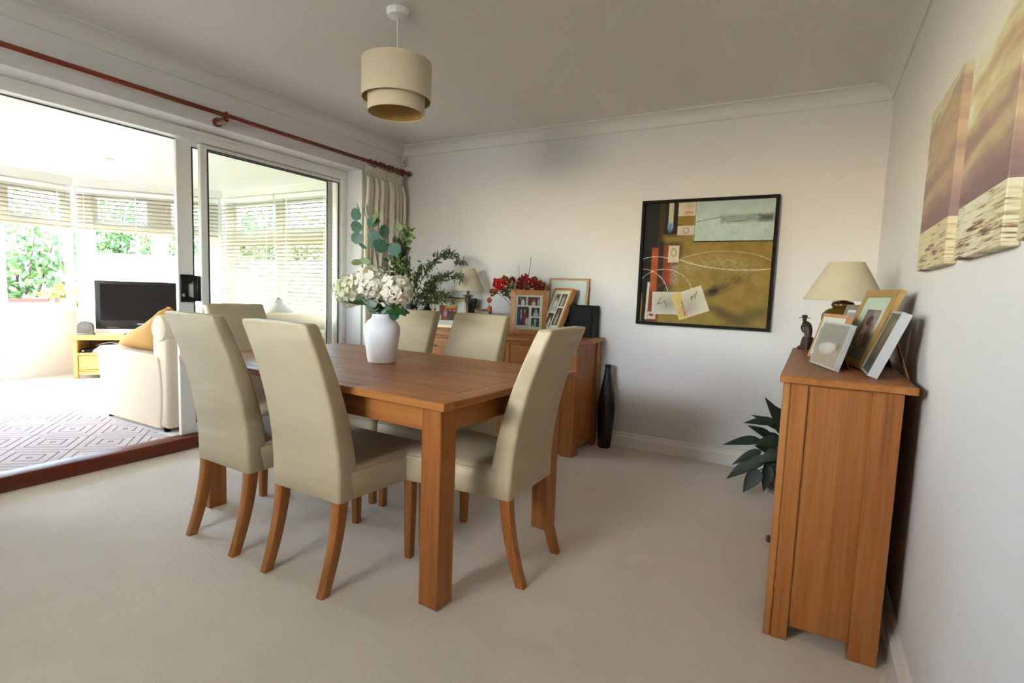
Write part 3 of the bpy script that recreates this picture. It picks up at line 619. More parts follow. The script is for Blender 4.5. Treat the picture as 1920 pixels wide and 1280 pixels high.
# ------------------------------------------------------------------ dining chairs
CZ0 = 0.335
def make_chair(label, loc, rotz):
    t = thing('dining_chair', label, 'chair', loc, rotz, 'cream dining chairs round the table')
    def back(m):
        rings = []
        lv = [CZ0, CZ0 + 0.006, 0.40, 0.47, 0.54, 0.62, 0.70, 0.78, 0.86, 0.93, 0.978, 0.992, 0.997]
        for i, z in enumerate(lv):
            u = (z - CZ0) / (0.997 - CZ0)
            yr = -0.140 * u ** 1.75 + 0.010 * sin(pi * u)
            th = 0.100 - 0.040 * u
            w = 0.385 - 0.030 * u
            ins = {0: 0.004, len(lv) - 1: 0.006, len(lv) - 2: 0.002}.get(i, 0.0)
            ring = rrect(w - 2 * ins, th - 2 * ins, 0.014 if i < len(lv) - 3 else 0.012, 4, 0, yr + th / 2)
            tilt = -0.10 * u
            rings.append([(x, y, z + 0.003 * sin(pi * (x / w + 0.5)) * (i >= len(lv) - 3) ) for x, y in ring])
        m.loft(rings)
    b = part(t, 'backrest', 'leather', back, ang=50)
    def pipe(m):
        pts = []
        z = 0.991; u = (z - CZ0) / (0.997 - CZ0); yr = -0.140 * u ** 1.75 + 0.010 * sin(pi * u); w = 0.385 - 0.03 * u
        for x, y in rrect(w - 0.004, 0.060 - 0.004, 0.016, 4, 0, yr + 0.030): pts.append((x, y, z + 0.003 * sin(pi * (x / w + 0.5))))
        pts.append(pts[0]); m.tube(pts, 0.0025, 5)
    part(b, 'piping', 'leather', pipe)
    def seat(m):
        def ring(z, ins, dome=0):
            y0, y1 = 0.030 + ins * (z < 0.45), 0.500 - ins; w0, w1 = 0.376 / 2 - ins, 0.468 / 2 - ins; out = []
            r = 0.03
            q = [(-w0, y0), (w0, y0), (w1, y1), (-w1, y1)]
            for i, (x, y) in enumerate(q):
                a = Vector(q[i - 1]) - Vector((x, y)); c = Vector(q[(i + 1) % 4]) - Vector((x, y)); rr = min(r, a.length * 0.3)
                A = Vector((x, y)) + a.normalized() * rr; B = Vector((x, y)) + c.normalized() * rr; P = Vector((x, y))
                for k in range(4):
                    s = k / 3; pt = A * (1 - s) ** 2 + P * 2 * s * (1 - s) + B * s * s; out.append((pt.x, pt.y, z))
            return out
        m.loft([ring(CZ0 + 0.002, 0.004), ring(CZ0 + 0.006, 0.0), ring(0.437, 0.0), ring(0.442, 0.004), ring(0.447, 0.001), ring(0.456, 0.010), ring(0.463, 0.030), ring(0.469, 0.070), ring(0.472, 0.130)])
    st = part(t, 'seat', 'leather', seat, ang=50)
    for sx in (-1, 1):
        part(t, 'leg', 'oak_z', lambda m: m.loft([[(x, y, z) for x, y in rrect(w, w, 0.005, 2, sx * 0.207, 0.463)] for w, z in ((0.032, 0.0), (0.036, 0.12), (0.042, 0.345))]))
        def rear(m):
            rings = []
            for i in range(8):
                u = i / 7; z = 0.36 * u
                yc = 0.030 - 0.078 * (1 - u) ** 1.7; w = 0.034 + 0.010 * u
                rings.append([(x, y, z) for x, y in rrect(w, w + 0.004, 0.005, 2, sx * 0.163, yc)])
            m.loft(rings)
        part(t, 'leg', 'oak_z', rear)
    return t
ch = make_chair('cream leather dining chair standing nearest the front, back turned, right of its near pair', (1.745, -2.530, 0), RAD(-1))
chairs = [('cream leather dining chair left of the near pair, back turned, by the glass door', (1.203, -2.515, 0), RAD(-2)),
          ('cream leather dining chair at the right table end, seen side on', (2.432, -1.965, 0), RAD(91)),
          ('cream leather dining chair on the far table side, behind the white vase', (1.235, -1.385, 0), RAD(180)),
          ('cream leather dining chair on the far table side, before the red flowers', (1.725, -1.385, 0), RAD(179)),
          ('cream leather dining chair at the far left end of the table before the glass door', (0.440, -1.885, 0), RAD(-91))]
for lab, lo, rz in chairs: dup(ch, lo, rz, lab)

# ------------------------------------------------------------------ long sideboard along the back wall
ST = 0.815
sb = thing('sideboard', 'long oak sideboard with drawers against the back wall', 'sideboard', (0, 0, 0))
SX0, SX1, SY0, SY1 = 0.47, 2.008, -0.515, -0.055
part(sb, 'worktop', 'oak_x', lambda m: m.box(SX0 - 0.03, SX1 + 0.022, SY0 - 0.03, SY1 + 0.027, ST - 0.035, ST, 0.006))
for x0, x1 in ((SX0, SX0 + 0.085), (SX1 - 0.095, SX1)):
    for y0, y1 in ((SY0, SY0 + 0.10), (SY1 - 0.06, SY1)):
        part(sb, 'leg', 'oak_z', lambda m: m.box(x0, x1, y0, y1, 0, ST - 0.035, 0.003))
part(sb, 'side_panel', 'oak_z', lambda m: m.box(SX1 - 0.030, SX1 - 0.012, SY0 + 0.10, SY1 - 0.06, 0.045, ST - 0.035), smooth=False)
part(sb, 'side_panel', 'oak_z', lambda m: m.box(SX0 + 0.012, SX0 + 0.030, SY0 + 0.10, SY1 - 0.06, 0.045, ST - 0.035), smooth=False)
part(sb, 'carcass', 'oak_x', lambda m: m.box(SX0 + 0.03, SX1 - 0.03, SY0 + 0.03, SY1 - 0.01, 0.06, ST - 0.035), smooth=False)
part(sb, 'front_rail', 'oak_x', lambda m: m.box(SX0 + 0.085, SX1 - 0.095, SY0 + 0.006, SY0 + 0.03, ST - 0.060, ST - 0.035), smooth=False)
part(sb, 'plinth_rail', 'oak_x', lambda m: m.box(SX0 + 0.085, SX1 - 0.095, SY0 + 0.004, SY0 + 0.03, 0.012, 0.078), smooth=False)
cw = (SX1 - SX0 - 0.18) / 3; gx = 0.004
def bar_pull(par, x, z, y): part(par, 'handle', 'pewter', lambda m: (m.box(x - 0.055, x + 0.055, y - 0.026, y - 0.016, z - 0.005, z + 0.005, 0.002), m.box(x - 0.045, x - 0.037, y - 0.018, y, z - 0.004, z + 0.004), m.box(x + 0.037, x + 0.045, y - 0.018, y, z - 0.004, z + 0.004)))
for k in range(3):
    a = SX0 + 0.085 + k * cw; b = a + cw
    if k: part(sb, 'divider', 'oak_z', lambda m: m.box(a - 0.016, a + 0.016, SY0, SY0 + 0.03, 0.078, ST - 0.060, 0.003))
    a += 0.016 * (k > 0) + gx; b -= 0.016 * (k < 2) + gx
    dr = part(sb, 'drawer', 'oak_x', lambda m: m.box(a, b, SY0 + 0.004, SY0 + 0.028, 0.600, ST - 0.064, 0.002)); bar_pull(dr, (a + b) / 2, 0.688, SY0 + 0.004)
    mid = (a + b) / 2
    for e0, e1, hxp in ((a, mid - 0.002, mid - 0.05), (mid + 0.002, b, mid + 0.05)):
        dd = part(sb, 'cabinet_door', 'oak_z', lambda m: (m.box(e0, e1, SY0 + 0.010, SY0 + 0.028, 0.084, 0.594), ring_frame(m, e0, e1, 0.084, 0.594, SY0 + 0.004, SY0 + 0.012, 0.045)), smooth=False)
        part(dd, 'knob', 'pewter', lambda m: (m.prism([(hxp + 0.012 * cos(2 * pi * i / 12), 0.50 + 0.012 * sin(2 * pi * i / 12)) for i in range(12)], 'y', SY0 - 0.016, SY0 + 0.004)))

# ------------------------------------------------------------------ console sideboard at the right wall (its near end faces the camera)
CT = 0.894
cb = thing('console_cabinet', 'tall oak console cabinet against the right wall, its plain end in front', 'cabinet', (0, 0, 0))
CX0, CX1, CY0, CY1 = 3.337, 3.637, -1.930, -0.742
part(cb, 'worktop', 'oak_y', lambda m: m.box(3.303, 3.667, -1.952, -0.720, CT - 0.024, CT, 0.003))
for y0, y1 in ((CY0 + 0.002, CY0 + 0.07), (CY1 - 0.07, CY1)): part(cb, 'front_stile', 'oak_light', lambda m: m.box(3.313, CX0, y0, y1, 0, CT - 0.024, 0.004))
for x0, x1 in ((CX0, CX0 + 0.049), (CX1 - 0.080, CX1)):
    for y0, y1 in ((CY0, CY0 + 0.07), (CY1 - 0.07, CY1)):
        part(cb, 'leg', 'oak_z', lambda m: m.box(x0, x1, y0, y1, 0, CT - 0.024, 0.002))
for y0, y1 in ((CY0 + 0.012, CY0 + 0.030), (CY1 - 0.030, CY1 - 0.012)):
    part(cb, 'side_panel', 'oak_z', lambda m: m.box(CX0 + 0.049, CX1 - 0.080, y0, y1, 0.048, CT - 0.024), smooth=False)
part(cb, 'carcass', 'oak_y', lambda m: m.box(CX0 + 0.006, CX1 - 0.004, CY0 + 0.03, CY1 - 0.03, 0.055, CT - 0.026), smooth=False)
for k in range(3):
    a = CY0 + 0.075 + k * 0.347; b = a + 0.340
    dr = part(cb, 'drawer', 'oak_y', lambda m: m.box(CX0 - 0.018, CX0 + 0.006, a, b, 0.70, CT - 0.03, 0.002))
    dd = part(cb, 'cabinet_door', 'oak_z', lambda m: m.box(CX0 - 0.018, CX0 + 0.006, a, b, 0.065, 0.69, 0.002))
    for par, zz, yy in ([(dd, 0.285, a + 0.05)] if k == 0 else []):
        part(par, 'knob', 'pewter', lambda m: (m.prism([(yy + 0.007 * cos(2 * pi * i / 10), zz + 0.007 * sin(2 * pi * i / 10)) for i in range(10)], 'x', CX0 - 0.030, CX0 - 0.017), m.ico((CX0 - 0.034, yy, zz), 0.014, 2, (0.6, 1, 1))))

# ------------------------------------------------------------------ pictures
def pane_quad(m, x0, x1, z0, z1, y): m.quad([(x0, y, z0), (x1, y, z0), (x1, y, z1), (x0, y, z1)])
def frame(label, loc, rotz, lean, w, h, fw, dep, fmat, mount, prints, name='photo_frame', glass=True, strut=True, cat='photo frame', group=None, flat=False):
    """stands on its lower back edge at loc; front looks along local -y, leans back by `lean`"""
    t = thing(name, label, cat, loc, group=group, rot=(-lean, 0, rotz))
    a, b = -w / 2, w / 2
    def fr(m):
        o = [(a, 0), (b, 0), (b, h), (a, h)]; i_ = [(a + fw, fw), (b - fw, fw), (b - fw, h - fw), (a + fw, h - fw)]
        for k in range(4):
            j = (k + 1) % 4; q = [o[k], o[j], i_[j], i_[k]]
            lip = dep * (0.0 if flat else 0.25)
            front = [(q[0][0], -dep + lip, q[0][1]), (q[1][0], -dep + lip, q[1][1]), (q[2][0], -dep, q[2][1]), (q[3][0], -dep, q[3][1])]
            m.loft([front, [(p[0], 0, p[1]) for p in q]])
    part(t, 'frame', fmat, fr, ang=15)
    yb = -dep * (0.88 if flat else 0.45)
    part(t, 'mount', mount, lambda m: m.box(a + fw * 0.7, b - fw * 0.7, yb, yb + 0.003, fw * 0.7, h - fw * 0.7), smooth=False)
    for (cx, cz, pw, ph, mt) in prints:
        part(t, 'photograph', mt, lambda m: pane_quad(m, cx - pw / 2, cx + pw / 2, cz - ph / 2, cz + ph / 2, yb - 0.0012), smooth=False)
    if glass: part(t, 'pane', 'glass', lambda m: pane_quad(m, a + fw, b - fw, fw, h - fw, yb - 0.004), smooth=False)
    part(t, 'backing_board', 'board', lambda m: m.box(a + 0.006, b - 0.006, -0.006, 0.0, 0.006, h - 0.006), smooth=False)
    if strut and lean > 0.03:
        sw = min(0.10, w * 0.35); H1 = h * 0.62; th = RAD(30)
        # strut drops from the back down to the surface
        R = Matrix.Rotation(-lean, 3, 'X'); 
        top = Vector((0, 0.003, H1)); zt = (R @ top).z; yt = (R @ top).y
        foot_w = Vector((0, yt + 0.32 * zt, 0.002)); foot = R.inverted() @ foot_w
        part(t, 'stand', 'board', lambda m: m.loft([[(-sw / 2 * 0.6, top.y, top.z), (sw / 2 * 0.6, top.y, top.z), (sw / 2 * 0.6, top.y + 0.003, top.z), (-sw / 2 * 0.6, top.y + 0.003, top.z)],
            [(-sw / 2, foot.y, foot.z), (sw / 2, foot.y, foot.z), (sw / 2, foot.y + 0.003, foot.z), (-sw / 2, foot.y + 0.003, foot.z)]]), smooth=False)
    return t
def portrait(name, bgc, fig, kind=0):
    """tiny figurative print: soft blobs for people against a ground"""
    return painter(name, bgc, fig, 0.35)
E = lambda x, y, rx, ry, c, **k: ('ell', x, y, rx, ry, c, dict(soft=0.03, **k))
Rr = lambda x, y, rx, ry, c, **k: ('rect', x, y, rx, ry, c, dict(soft=0.02, **k))
skin = (0.52, 0.30, 0.21)
ph_couple = portrait('print_couple', ((0.05, 0.05, 0.06), (0.12, 0.11, 0.12)), [E(.33, .32, .17, .35, (0.05, 0.07, 0.15)), E(.66, .35, .16, .36, (0.35, 0.03, 0.05)), E(.33, .76, .08, .10, skin), E(.66, .76, .08, .10, skin), E(.86, .2, .14, .2, (0.7, 0.7, 0.72)), E(.35, .5, .04, .15, (0.7, 0.7, 0.75))])
ph_bride = portrait('print_bride', ((0.05, 0.06, 0.06), (0.13, 0.12, 0.12)), [E(.6, .28, .24, .42, (0.75, 0.73, 0.72)), E(.58, .72, .09, .11, skin), E(.27, .4, .13, .35, (0.40, 0.03, 0.04)), E(.28, .76, .07, .09, skin)])
ph_group = portrait('print_group', ((0.05, 0.03, 0.04), (0.16, 0.08, 0.09)), [E(.5, .2, .16, .28, (0.75, 0.55, 0.45)), E(.5, .6, .07, .14, skin), E(.15, .5, .10, .4, (0.30, 0.03, 0.05)), E(.88, .4, .05, .4, (0.65, 0.65, 0.7))])
ph_grey = portrait('print_grey_portrait', ((0.03, 0.03, 0.035), (0.07, 0.07, 0.08)), [E(.55, .2, .35, .28, (0.55, 0.56, 0.62)), E(.55, .6, .17, .24, (0.45, 0.46, 0.50)), E(.5, .85, .2, .12, (0.20, 0.2, 0.22))])
ph_man = portrait('print_grey_man', ((0.03, 0.03, 0.035), (0.07, 0.07, 0.08)), [E(.5, .12, .38, .26, (0.10, 0.10, 0.12)), E(.5, .62, .19, .26, (0.42, 0.42, 0.44)), E(.5, .2, .08, .2, (0.6, 0.6, 0.62)), E(.25, .1, .1, .12, (0.6, 0.6, 0.62))])
ph_sepia1 = portrait('print_sepia_dress', ((0.07, 0.035, 0.02), (0.15, 0.08, 0.05)), [E(.5, .3, .2, .42, (0.60, 0.45, 0.36)), E(.5, .78, .10, .10, skin)])
ph_sepia2 = portrait('print_sepia_pair', ((0.09, 0.05, 0.03), (0.2, 0.12, 0.08)), [E(.4, .35, .18, .4, (0.62, 0.52, 0.42)), E(.66, .35, .15, .38, (0.48, 0.30, 0.22)), E(.4, .8, .1, .09, skin), E(.66, .78, .09, .08, skin)])
ph_sepia3 = portrait('print_wedding_pale', ((0.28, 0.26, 0.24), (0.45, 0.43, 0.42)), [E(.5, .4, .35, .28, (0.72, 0.70, 0.70)), E(.55, .82, .2, .16, (0.08, 0.03, 0.03)), E(.5, .7, .13, .10, skin), E(.5, .12, .4, .16, (0.6, 0.56, 0.5))])
ph_orange = portrait('print_orange_party', ((0.30, 0.06, 0.02), (0.42, 0.10, 0.03)), [E(.62, .92, .3, .1, (0.75, 0.35, 0.05)), E(.5, .52, .5, .12, (0.14, 0.03, 0.03)), E(.35, .45, .10, .22, (0.45, 0.36, 0.38)), E(.8, .2, .3, .25, (0.12, 0.05, 0.05)), E(.15, .3, .1, .2, (0.36, 0.05, 0.03)), E(.36, .75, .05, .06, skin), E(.6, .68, .05, .06, skin), E(.84, .64, .05, .06, skin), E(.1, .2, .04, .14, (0.75, 0.66, 0.5))])
ph_baby = portrait('print_sleeping_baby', ((0.33, 0.30, 0.27), (0.38, 0.35, 0.32)), [E(.5, .18, .7, .26, (0.50, 0.38, 0.31)), E(.42, .40, .30, .13, (0.70, 0.64, 0.60)), E(.74, .45, .12, .13, (0.58, 0.30, 0.24)), E(.84, .48, .06, .09, (0.30, 0.16, 0.11)), E(.55, .45, .2, .10, (0.72, 0.68, 0.66))])
ph_child = portrait('print_child', ((0.22, 0.15, 0.14), (0.48, 0.38, 0.34)), [E(.3, .6, .3, .7, (0.16, 0.12, 0.14), a=0.6), E(.5, .24, .32, .26, (0.62, 0.50, 0.44)), E(.5, .55, .18, .16, (0.50, 0.26, 0.20)), E(.52, .70, .22, .14, (0.10, 0.05, 0.05)), E(.7, .45, .1, .3, (0.25, 0.08, 0.10)), E(.45, .28, .12, .07, (0.50, 0.26, 0.20), rot=30)])
ph_dim = portrait('print_dim_olive', ((0.16, 0.14, 0.10), (0.24, 0.20, 0.14)), [E(.5, .55, .25, .3, (0.30, 0.20, 0.13)), E(.5, .1, .4, .2, (0.10, 0.10, 0.09)), E(.75, .8, .2, .1, (0.32, 0.28, 0.20))])
ph_small = portrait('print_tiny_couple', ((0.30, 0.32, 0.36), (0.45, 0.46, 0.5)), [E(.6, .35, .25, .35, (0.35, 0.06, 0.06)), E(.5, .75, .15, .13, skin), E(.25, .4, .15, .4, (0.10, 0.10, 0.18))])

# abstract painting, its square canvas framed in black
blk, blk2, ochre = (0.010, 0.010, 0.010), (0.022, 0.016, 0.012), ((0.200, 0.130, 0.020), (0.290, 0.195, 0.042))
crm = (0.58, 0.52, 0.42)
L = [
 ('ell', .10, .72, .22, .55, blk, dict(soft=.03)), ('rect', .08, .70, .115, .45, blk), ('rect', .06, .3, .045, .4, blk), ('ell', .20, .76, .07, .16, blk, dict(soft=.02)),
 ('rect', .145, .66, .020, .36, (0.055, 0.026, 0.010), dict(soft=.012)),
 ('rect', .217, .905, .020, .12, (0.52, 0.46, 0.32)), ('ell', .215, .80, .020, .035, (0.12, 0.20, 0.42), dict(soft=.01)),
 ('rect', .345, .945, .070, .060, crm), ('ell', .36, .965, .03, .02, (0.38, 0.26, 0.10), dict(soft=.02, a=.7)), ('rect', .36, .915, .035, .012, (0.42, 0.12, 0.10), dict(soft=.01, a=.7)),
 ('rect', .345, .855, .070, .035, (0.24, 0.15, 0.03)), ('rect', .345, .770, .070, .040, (0.54, 0.47, 0.38)), ('ring', .345, .77, .022, .022, (0.30, 0.25, 0.14), dict(w=.004)),
 ('rect', .29, .70, .12, .030, (0.22, 0.15, 0.03), dict(soft=.02)),
 ('rect', .712, .840, .300, .168, (0.05, 0.035, 0.02)), ('rect', .715, .848, .300, .165, ((0.36, 0.47, 0.46), (0.43, 0.54, 0.52))),
 ('rect', .72, .83, .28, .10, (0.50, 0.58, 0.56), dict(soft=.05, a=.8, brush=(4, 1.5, 1))), ('rect', .80, .855, .190, .030, (0.03, 0.03, 0.03), dict(soft=.012, a=.9, brush=(1.2, 9, 1))), ('rect', .94, .858, .045, .022, (0.02, 0.02, 0.02), dict(soft=.02, a=.8)),
 ('rect', .52, .855, .10, .003, (0.06, 0.06, 0.06), dict(rot=10, a=.8)),
 ('rect', .103, .33, .028, .30, ((0.42, 0.10, 0.015), (0.30, 0.045, 0.012)), dict(soft=.006)), ('rect', .205, .485, .050, .165, ((0.32, 0.05, 0.015), (0.17, 0.022, 0.010)), dict(soft=.012)),
 ('rect', .155, .50, .020, .18, (0.018, 0.015, 0.010), dict(soft=.01)), ('rect', .105, .13, .05, .13, (0.22, 0.03, 0.015), dict(soft=.01)),
 ('rect', .257, .578, .044, .070, (0.54, 0.48, 0.38)), ('ring', .257, .59, .02, .03, (0.30, 0.22, 0.08), dict(w=.005, a=.8)),
 ('rect', .275, .41, .025, .08, (0.50, 0.44, 0.30), dict(soft=.02, a=.85, brush=(2, 5, 1))),
 ('rect', .058, .18, .010, .16, crm, dict(rot=-2)), ('rect', .10, .055, .035, .03, crm, dict(soft=.006)), ('rect', .10, .06, .02, .012, (0.25, 0.03, 0.02), dict(soft=.006)),
 ('ell', .58, .45, .26, .10, (0.50, 0.45, 0.30), dict(soft=.05, a=.55, brush=(6, 6, 1))), ('ell', .60, .40, .24, .09, ochre, dict(soft=.04, a=.9)),
 ('ring', .65, .43, .42, .17, (0.58, 0.54, 0.40), dict(w=.0016, half=1, a=.55, soft=.003, xmin=.30)), ('ring', .80, .78, .75, .33, (0.68, 0.64, 0.52), dict(w=.0022, half=-1, a=.95, xmin=.27)),
 ('ring', .12, .40, .25, .155, (0.66, 0.62, 0.52), dict(w=.0018, half=1, xmax=.215)), ('ring', .0, .20, .235, .25, (0.66, 0.62, 0.52), dict(w=.0018, half=1)), ('ring', .19, .24, .235, .21, (0.62, 0.58, 0.48), dict(w=.0018, half=1, a=.9)),
 ('ell', .66, .31, .16, .040, (0.03, 0.026, 0.018), dict(rot=30, soft=.03, a=.92, brush=(2, 5, 1))), ('ell', .59, .275, .05, .028, (0.015, 0.013, 0.012), dict(rot=25, soft=.02)),
 ('ell', .70, .09, .13, .035, (0.03, 0.028, 0.016), dict(rot=-24, soft=.03, a=.9)), ('ell', .90, .10, .15, .040, (0.07, 0.055, 0.02), dict(rot=24, soft=.04, a=.7)), ('ell', .72, .20, .04, .09, (0.30, 0.12, 0.02), dict(soft=.06, a=.4)),
 ('rect', .215, .165, .115, .095, (0.52, 0.49, 0.43), dict(rot=1)), ('ell', .24, .16, .07, .05, (0.20, 0.19, 0.17), dict(soft=.05, a=.7)),
 ('rect', .16, .18, .003, .035, (0.05, 0.05, 0.05), dict(rot=-24, a=.9)), ('rect', .18, .165, .022, .003, (0.05, 0.05, 0.05), dict(rot=25, a=.9)), ('rect', .215, .16, .003, .03, (0.05, 0.05, 0.05), dict(rot=30, a=.8)),
 ('rect', .415, .175, .125, .110, (0.60, 0.55, 0.42), dict(rot=21)), ('rect', .335, .145, .040, .108, (0.60, 0.42, 0.13), dict(rot=21, soft=.008)),
 ('ell', .42, .17, .07, .06, (0.30, 0.30, 0.30), dict(rot=21, soft=.06, a=.7)), ('ell', .40, .11, .05, .03, (0.36, 0.18, 0.20), dict(rot=21, soft=.03, a=.6)),
 ('rect', .365, .125, .0022, .07, (0.03, 0.03, 0.03), dict(rot=17)), ('rect', .44, .235, .030, .003, (0.04, 0.04, 0.04), dict(rot=48)), ('rect', .425, .215, .003, .018, (0.04, 0.04, 0.04), dict(rot=10)), ('rect', .455, .23, .003, .02, (0.04, 0.04, 0.04), dict(rot=-20)), ('rect', .46, .26, .018, .0025, (0.04, 0.04, 0.04), dict(rot=50)),
]
pm = painter('abstract_painting_canvas', ochre, L, 0.6, bs=0.5, wob=0.006)
PX0, PX1, PZ0, PZ1 = 2.262, 3.143, 0.933, 1.809
pt = thing('framed_painting', 'square abstract painting in ochre, black and pale blue in a black frame', 'painting', ((PX0 + PX1) / 2, -0.002, PZ0))
pw, ph = PX1 - PX0, PZ1 - PZ0; fw = 0.020
part(pt, 'frame', 'black_wood', lambda m: ring_frame(m, -pw / 2, pw / 2, 0, ph, -0.042, 0, fw), smooth=False)
part(pt, 'canvas', pm, lambda m: pane_quad(m, -pw / 2 + fw, pw / 2 - fw, fw, ph - fw, -0.020), smooth=False)
part(pt, 'canvas_stretcher', 'board', lambda m: m.box(-pw / 2 + fw, pw / 2 - fw, -0.018, -0.002, fw, ph - fw), smooth=False)

# three-part seaside canvas along the right wall
for k, (y1, y0, lab, glow) in enumerate(((-1.664, -2.090, 'unframed canvas of a brown sunset over pebbles, farthest of the wall set', False), (-2.200, -2.578, 'unframed canvas with a bright sun glow over pebbles, middle of the wall set', True), (-2.665, -3.05, 'unframed beach canvas nearest the photographer, cut by the right edge', False))):
    t = thing('canvas_print', lab, 'picture', (W - 0.001, (y0 + y1) / 2, 1.4975), 0, 'beach canvases on the right wall')
    mt = seaside('beach_sunset_print_%s' % 'abc'[k], 0, glow)
    part(t, 'printed_canvas', mt, lambda m: m.box(-0.027, 0, (y0 - y1) / 2, (y1 - y0) / 2, -0.2525, 0.2525, 0.002), ang=30)

# ------------------------------------------------------------------ pendant, sensor, curtain
pd = thing('pendant_lamp', 'two-tier cream drum pendant lampshade hanging from the ceiling', 'lamp', (1.61, -1.90, 0))
part(pd, 'ceiling_rose', 'plastic', lambda m: m.lathe([(0.052, 2.4), (0.052, 2.385), (0.046, 2.372), (0.020, 2.366), (0.006, 2.364)], 24))
part(pd, 'flex', 'plastic', lambda m: m.tube([(0, 0, 2.366), (0, 0, 2.13)], 0.003, 6))
def drum(m, r, z0, z1): m.loft([[(q * cos(2 * pi * i / 48), q * sin(2 * pi * i / 48), z) for i in range(48)] for q, z in ((r, z0), (r, z1), (r - 0.003, z1), (r - 0.003, z0), (r, z0))], False, False)
def edge_ring(m, r, z): m.torus((0, 0, z), r - 0.0015, 0.003, 'z', 48, 6)
s1 = part(pd, 'outer_shade', 'silk', lambda m: drum(m, 0.160, 2.003, 2.167)); s2 = part(pd, 'inner_shade', 'silk', lambda m: drum(m, 0.131, 1.942, 2.060))
part(s1, 'rim', 'silk', lambda m: (edge_ring(m, 0.160, 2.003), edge_ring(m, 0.160, 2.167))); part(s2, 'rim', 'silk', lambda m: edge_ring(m, 0.131, 1.942))
part(s2, 'lining', 'shade_in', lambda m: m.loft([[(0.1265 * cos(2 * pi * i / 48), 0.1265 * sin(2 * pi * i / 48), z) for i in range(48)] for z in (1.944, 2.058)], False, False))
part(s1, 'lining', 'shade_in', lambda m: m.loft([[(0.1555 * cos(2 * pi * i / 48), 0.1555 * sin(2 * pi * i / 48), z) for i in range(48)] for z in (2.005, 2.165)], False, False))
part(pd, 'shade_carrier', 'plastic', lambda m: ([m.tube([(0.02 * cos(a), 0.02 * sin(a), 2.12), (0.155 * cos(a), 0.155 * sin(a), 2.15)], 0.002, 5) for a in (0.3, 2.4, 4.5)], m.lathe([(0.018, 2.13), (0.02, 2.10), (0.02, 2.075), (0.012, 2.07)], 12)) and None)
part(pd, 'diffuser', 'shade_in', lambda m: m.lathe([(0.0005, 2.02), (0.126, 2.02)], 32, cap0=False, cap1=False))
sn = thing('alarm_sensor', 'small beige motion sensor high in the room corner', 'sensor', (0.03, -0.03, 2.235), RAD(45))
part(sn, 'housing', 'beige_plastic', lambda m: m.loft([[(x, y, z) for x, y in rrect(w, d, 0.006, 2, 0, -d / 2 + 0.022)] for w, d, z in ((0.034, 0.03, 0), (0.042, 0.04, 0.02), (0.046, 0.044, 0.075), (0.044, 0.04, 0.09))]))
part(sn, 'sensor_lens', 'grey_pot', lambda m: m.box(-0.013, 0.013, -0.0235, -0.015, 0.018, 0.046, 0.003))
RY0, RY1, RZ, RX = -3.50, -0.075, 2.158, 0.10
rail = thing('curtain_rail', 'long red mahogany curtain pole above the sliding door', 'curtain rail', (0, 0, 0))
part(rail, 'pole', 'mahog', lambda m: m.tube([(RX, RY0, RZ), (RX, RY1, RZ)], 0.0145, 16))
for s, ye in ((1, RY1), (-1, RY0)):
    part(rail, 'finial', 'mahog', lambda m: m.loft([[(RX + r * cos(2 * pi * i / 16), ye + s * u, RZ + r * sin(2 * pi * i / 16)) for i in range(16)] for r, u in ((0.017, -0.012), (0.017, 0.0), (0.010, 0.006), (0.013, 0.014), (0.022, 0.026), (0.024, 0.038), (0.017, 0.052), (0.013, 0.058), (0.008, 0.066))]))
for ye in (-1.77, -0.12, -3.42):
    bk = part(rail, 'bracket', 'mahog', lambda m: (m.tube([(0.0, ye, RZ - 0.03), (RX + 0.004, ye, RZ - 0.024)], [0.020, 0.017], 12), m.torus((RX, ye, RZ), 0.019, 0.006, 'y')))
    part(bk, 'wall_plate', 'mahog', lambda m: m.prism([(ye + 0.028 * cos(2 * pi * i / 16), RZ - 0.03 + 0.028 * sin(2 * pi * i / 16)) for i in range(16)], 'x', 0.0, 0.014))
rings_y = [-0.53, -0.47, -0.41, -0.37, -0.30, -0.26, -0.20, -0.155]
for yr in rings_y: part(rail, 'ring', 'mahog', lambda m: m.torus((RX, yr, RZ - 0.006), 0.024, 0.005, 'y', 18, 6))
cu = thing('curtain', 'cream curtain with pencil pleats drawn back beside the corner', 'curtain', (0, 0, 0))
def cur(m):
    N = 97; levels = [2.135, 2.118, 2.09, 2.045, 2.03, 1.95, 1.7, 1.3, 0.9, 0.5, 0.2, 0.03]; rows = []
    rnd = random.Random(3); ph = [rnd.uniform(-.5, .5) for _ in range(20)]
    for li, z in enumerate(levels):
        row = []; head = li < 4
        for i in range(N):
            s = i / (N - 1); y = -0.565 + s * (0.455 + 0.03 * (li > 4)) - 0.02 * (li > 5) * (1 - s)
            amp = 0.010 if head else 0.030 * min(1, 0.55 + 0.08 * li)
            fr = 8 if not head else 16
            x = 0.085 + amp * sin(2 * pi * fr * s + ph[int(s * 8)] + 0.15 * li * (not head)) + 0.010 * sin(2 * pi * 3 * s + 1)
            if z == 2.045: x = 0.085 + 0.005 * sin(2 * pi * 16 * s)
            row.append((x, y + 0.008 * sin(4 * pi * fr * s), z))
        rows.append(row)
    V = [[m.bm.verts.new(p) for p in r] for r in rows]
    for a, b in zip(V, V[1:]):
        for i in range(N - 1): m.bm.faces.new((a[i], a[i + 1], b[i + 1], b[i]))
cf = part(cu, 'curtain_fabric', 'curtain', cur, ang=80)
sm = cf.modifiers.new('thickness', 'SOLIDIFY'); sm.thickness = 0.004

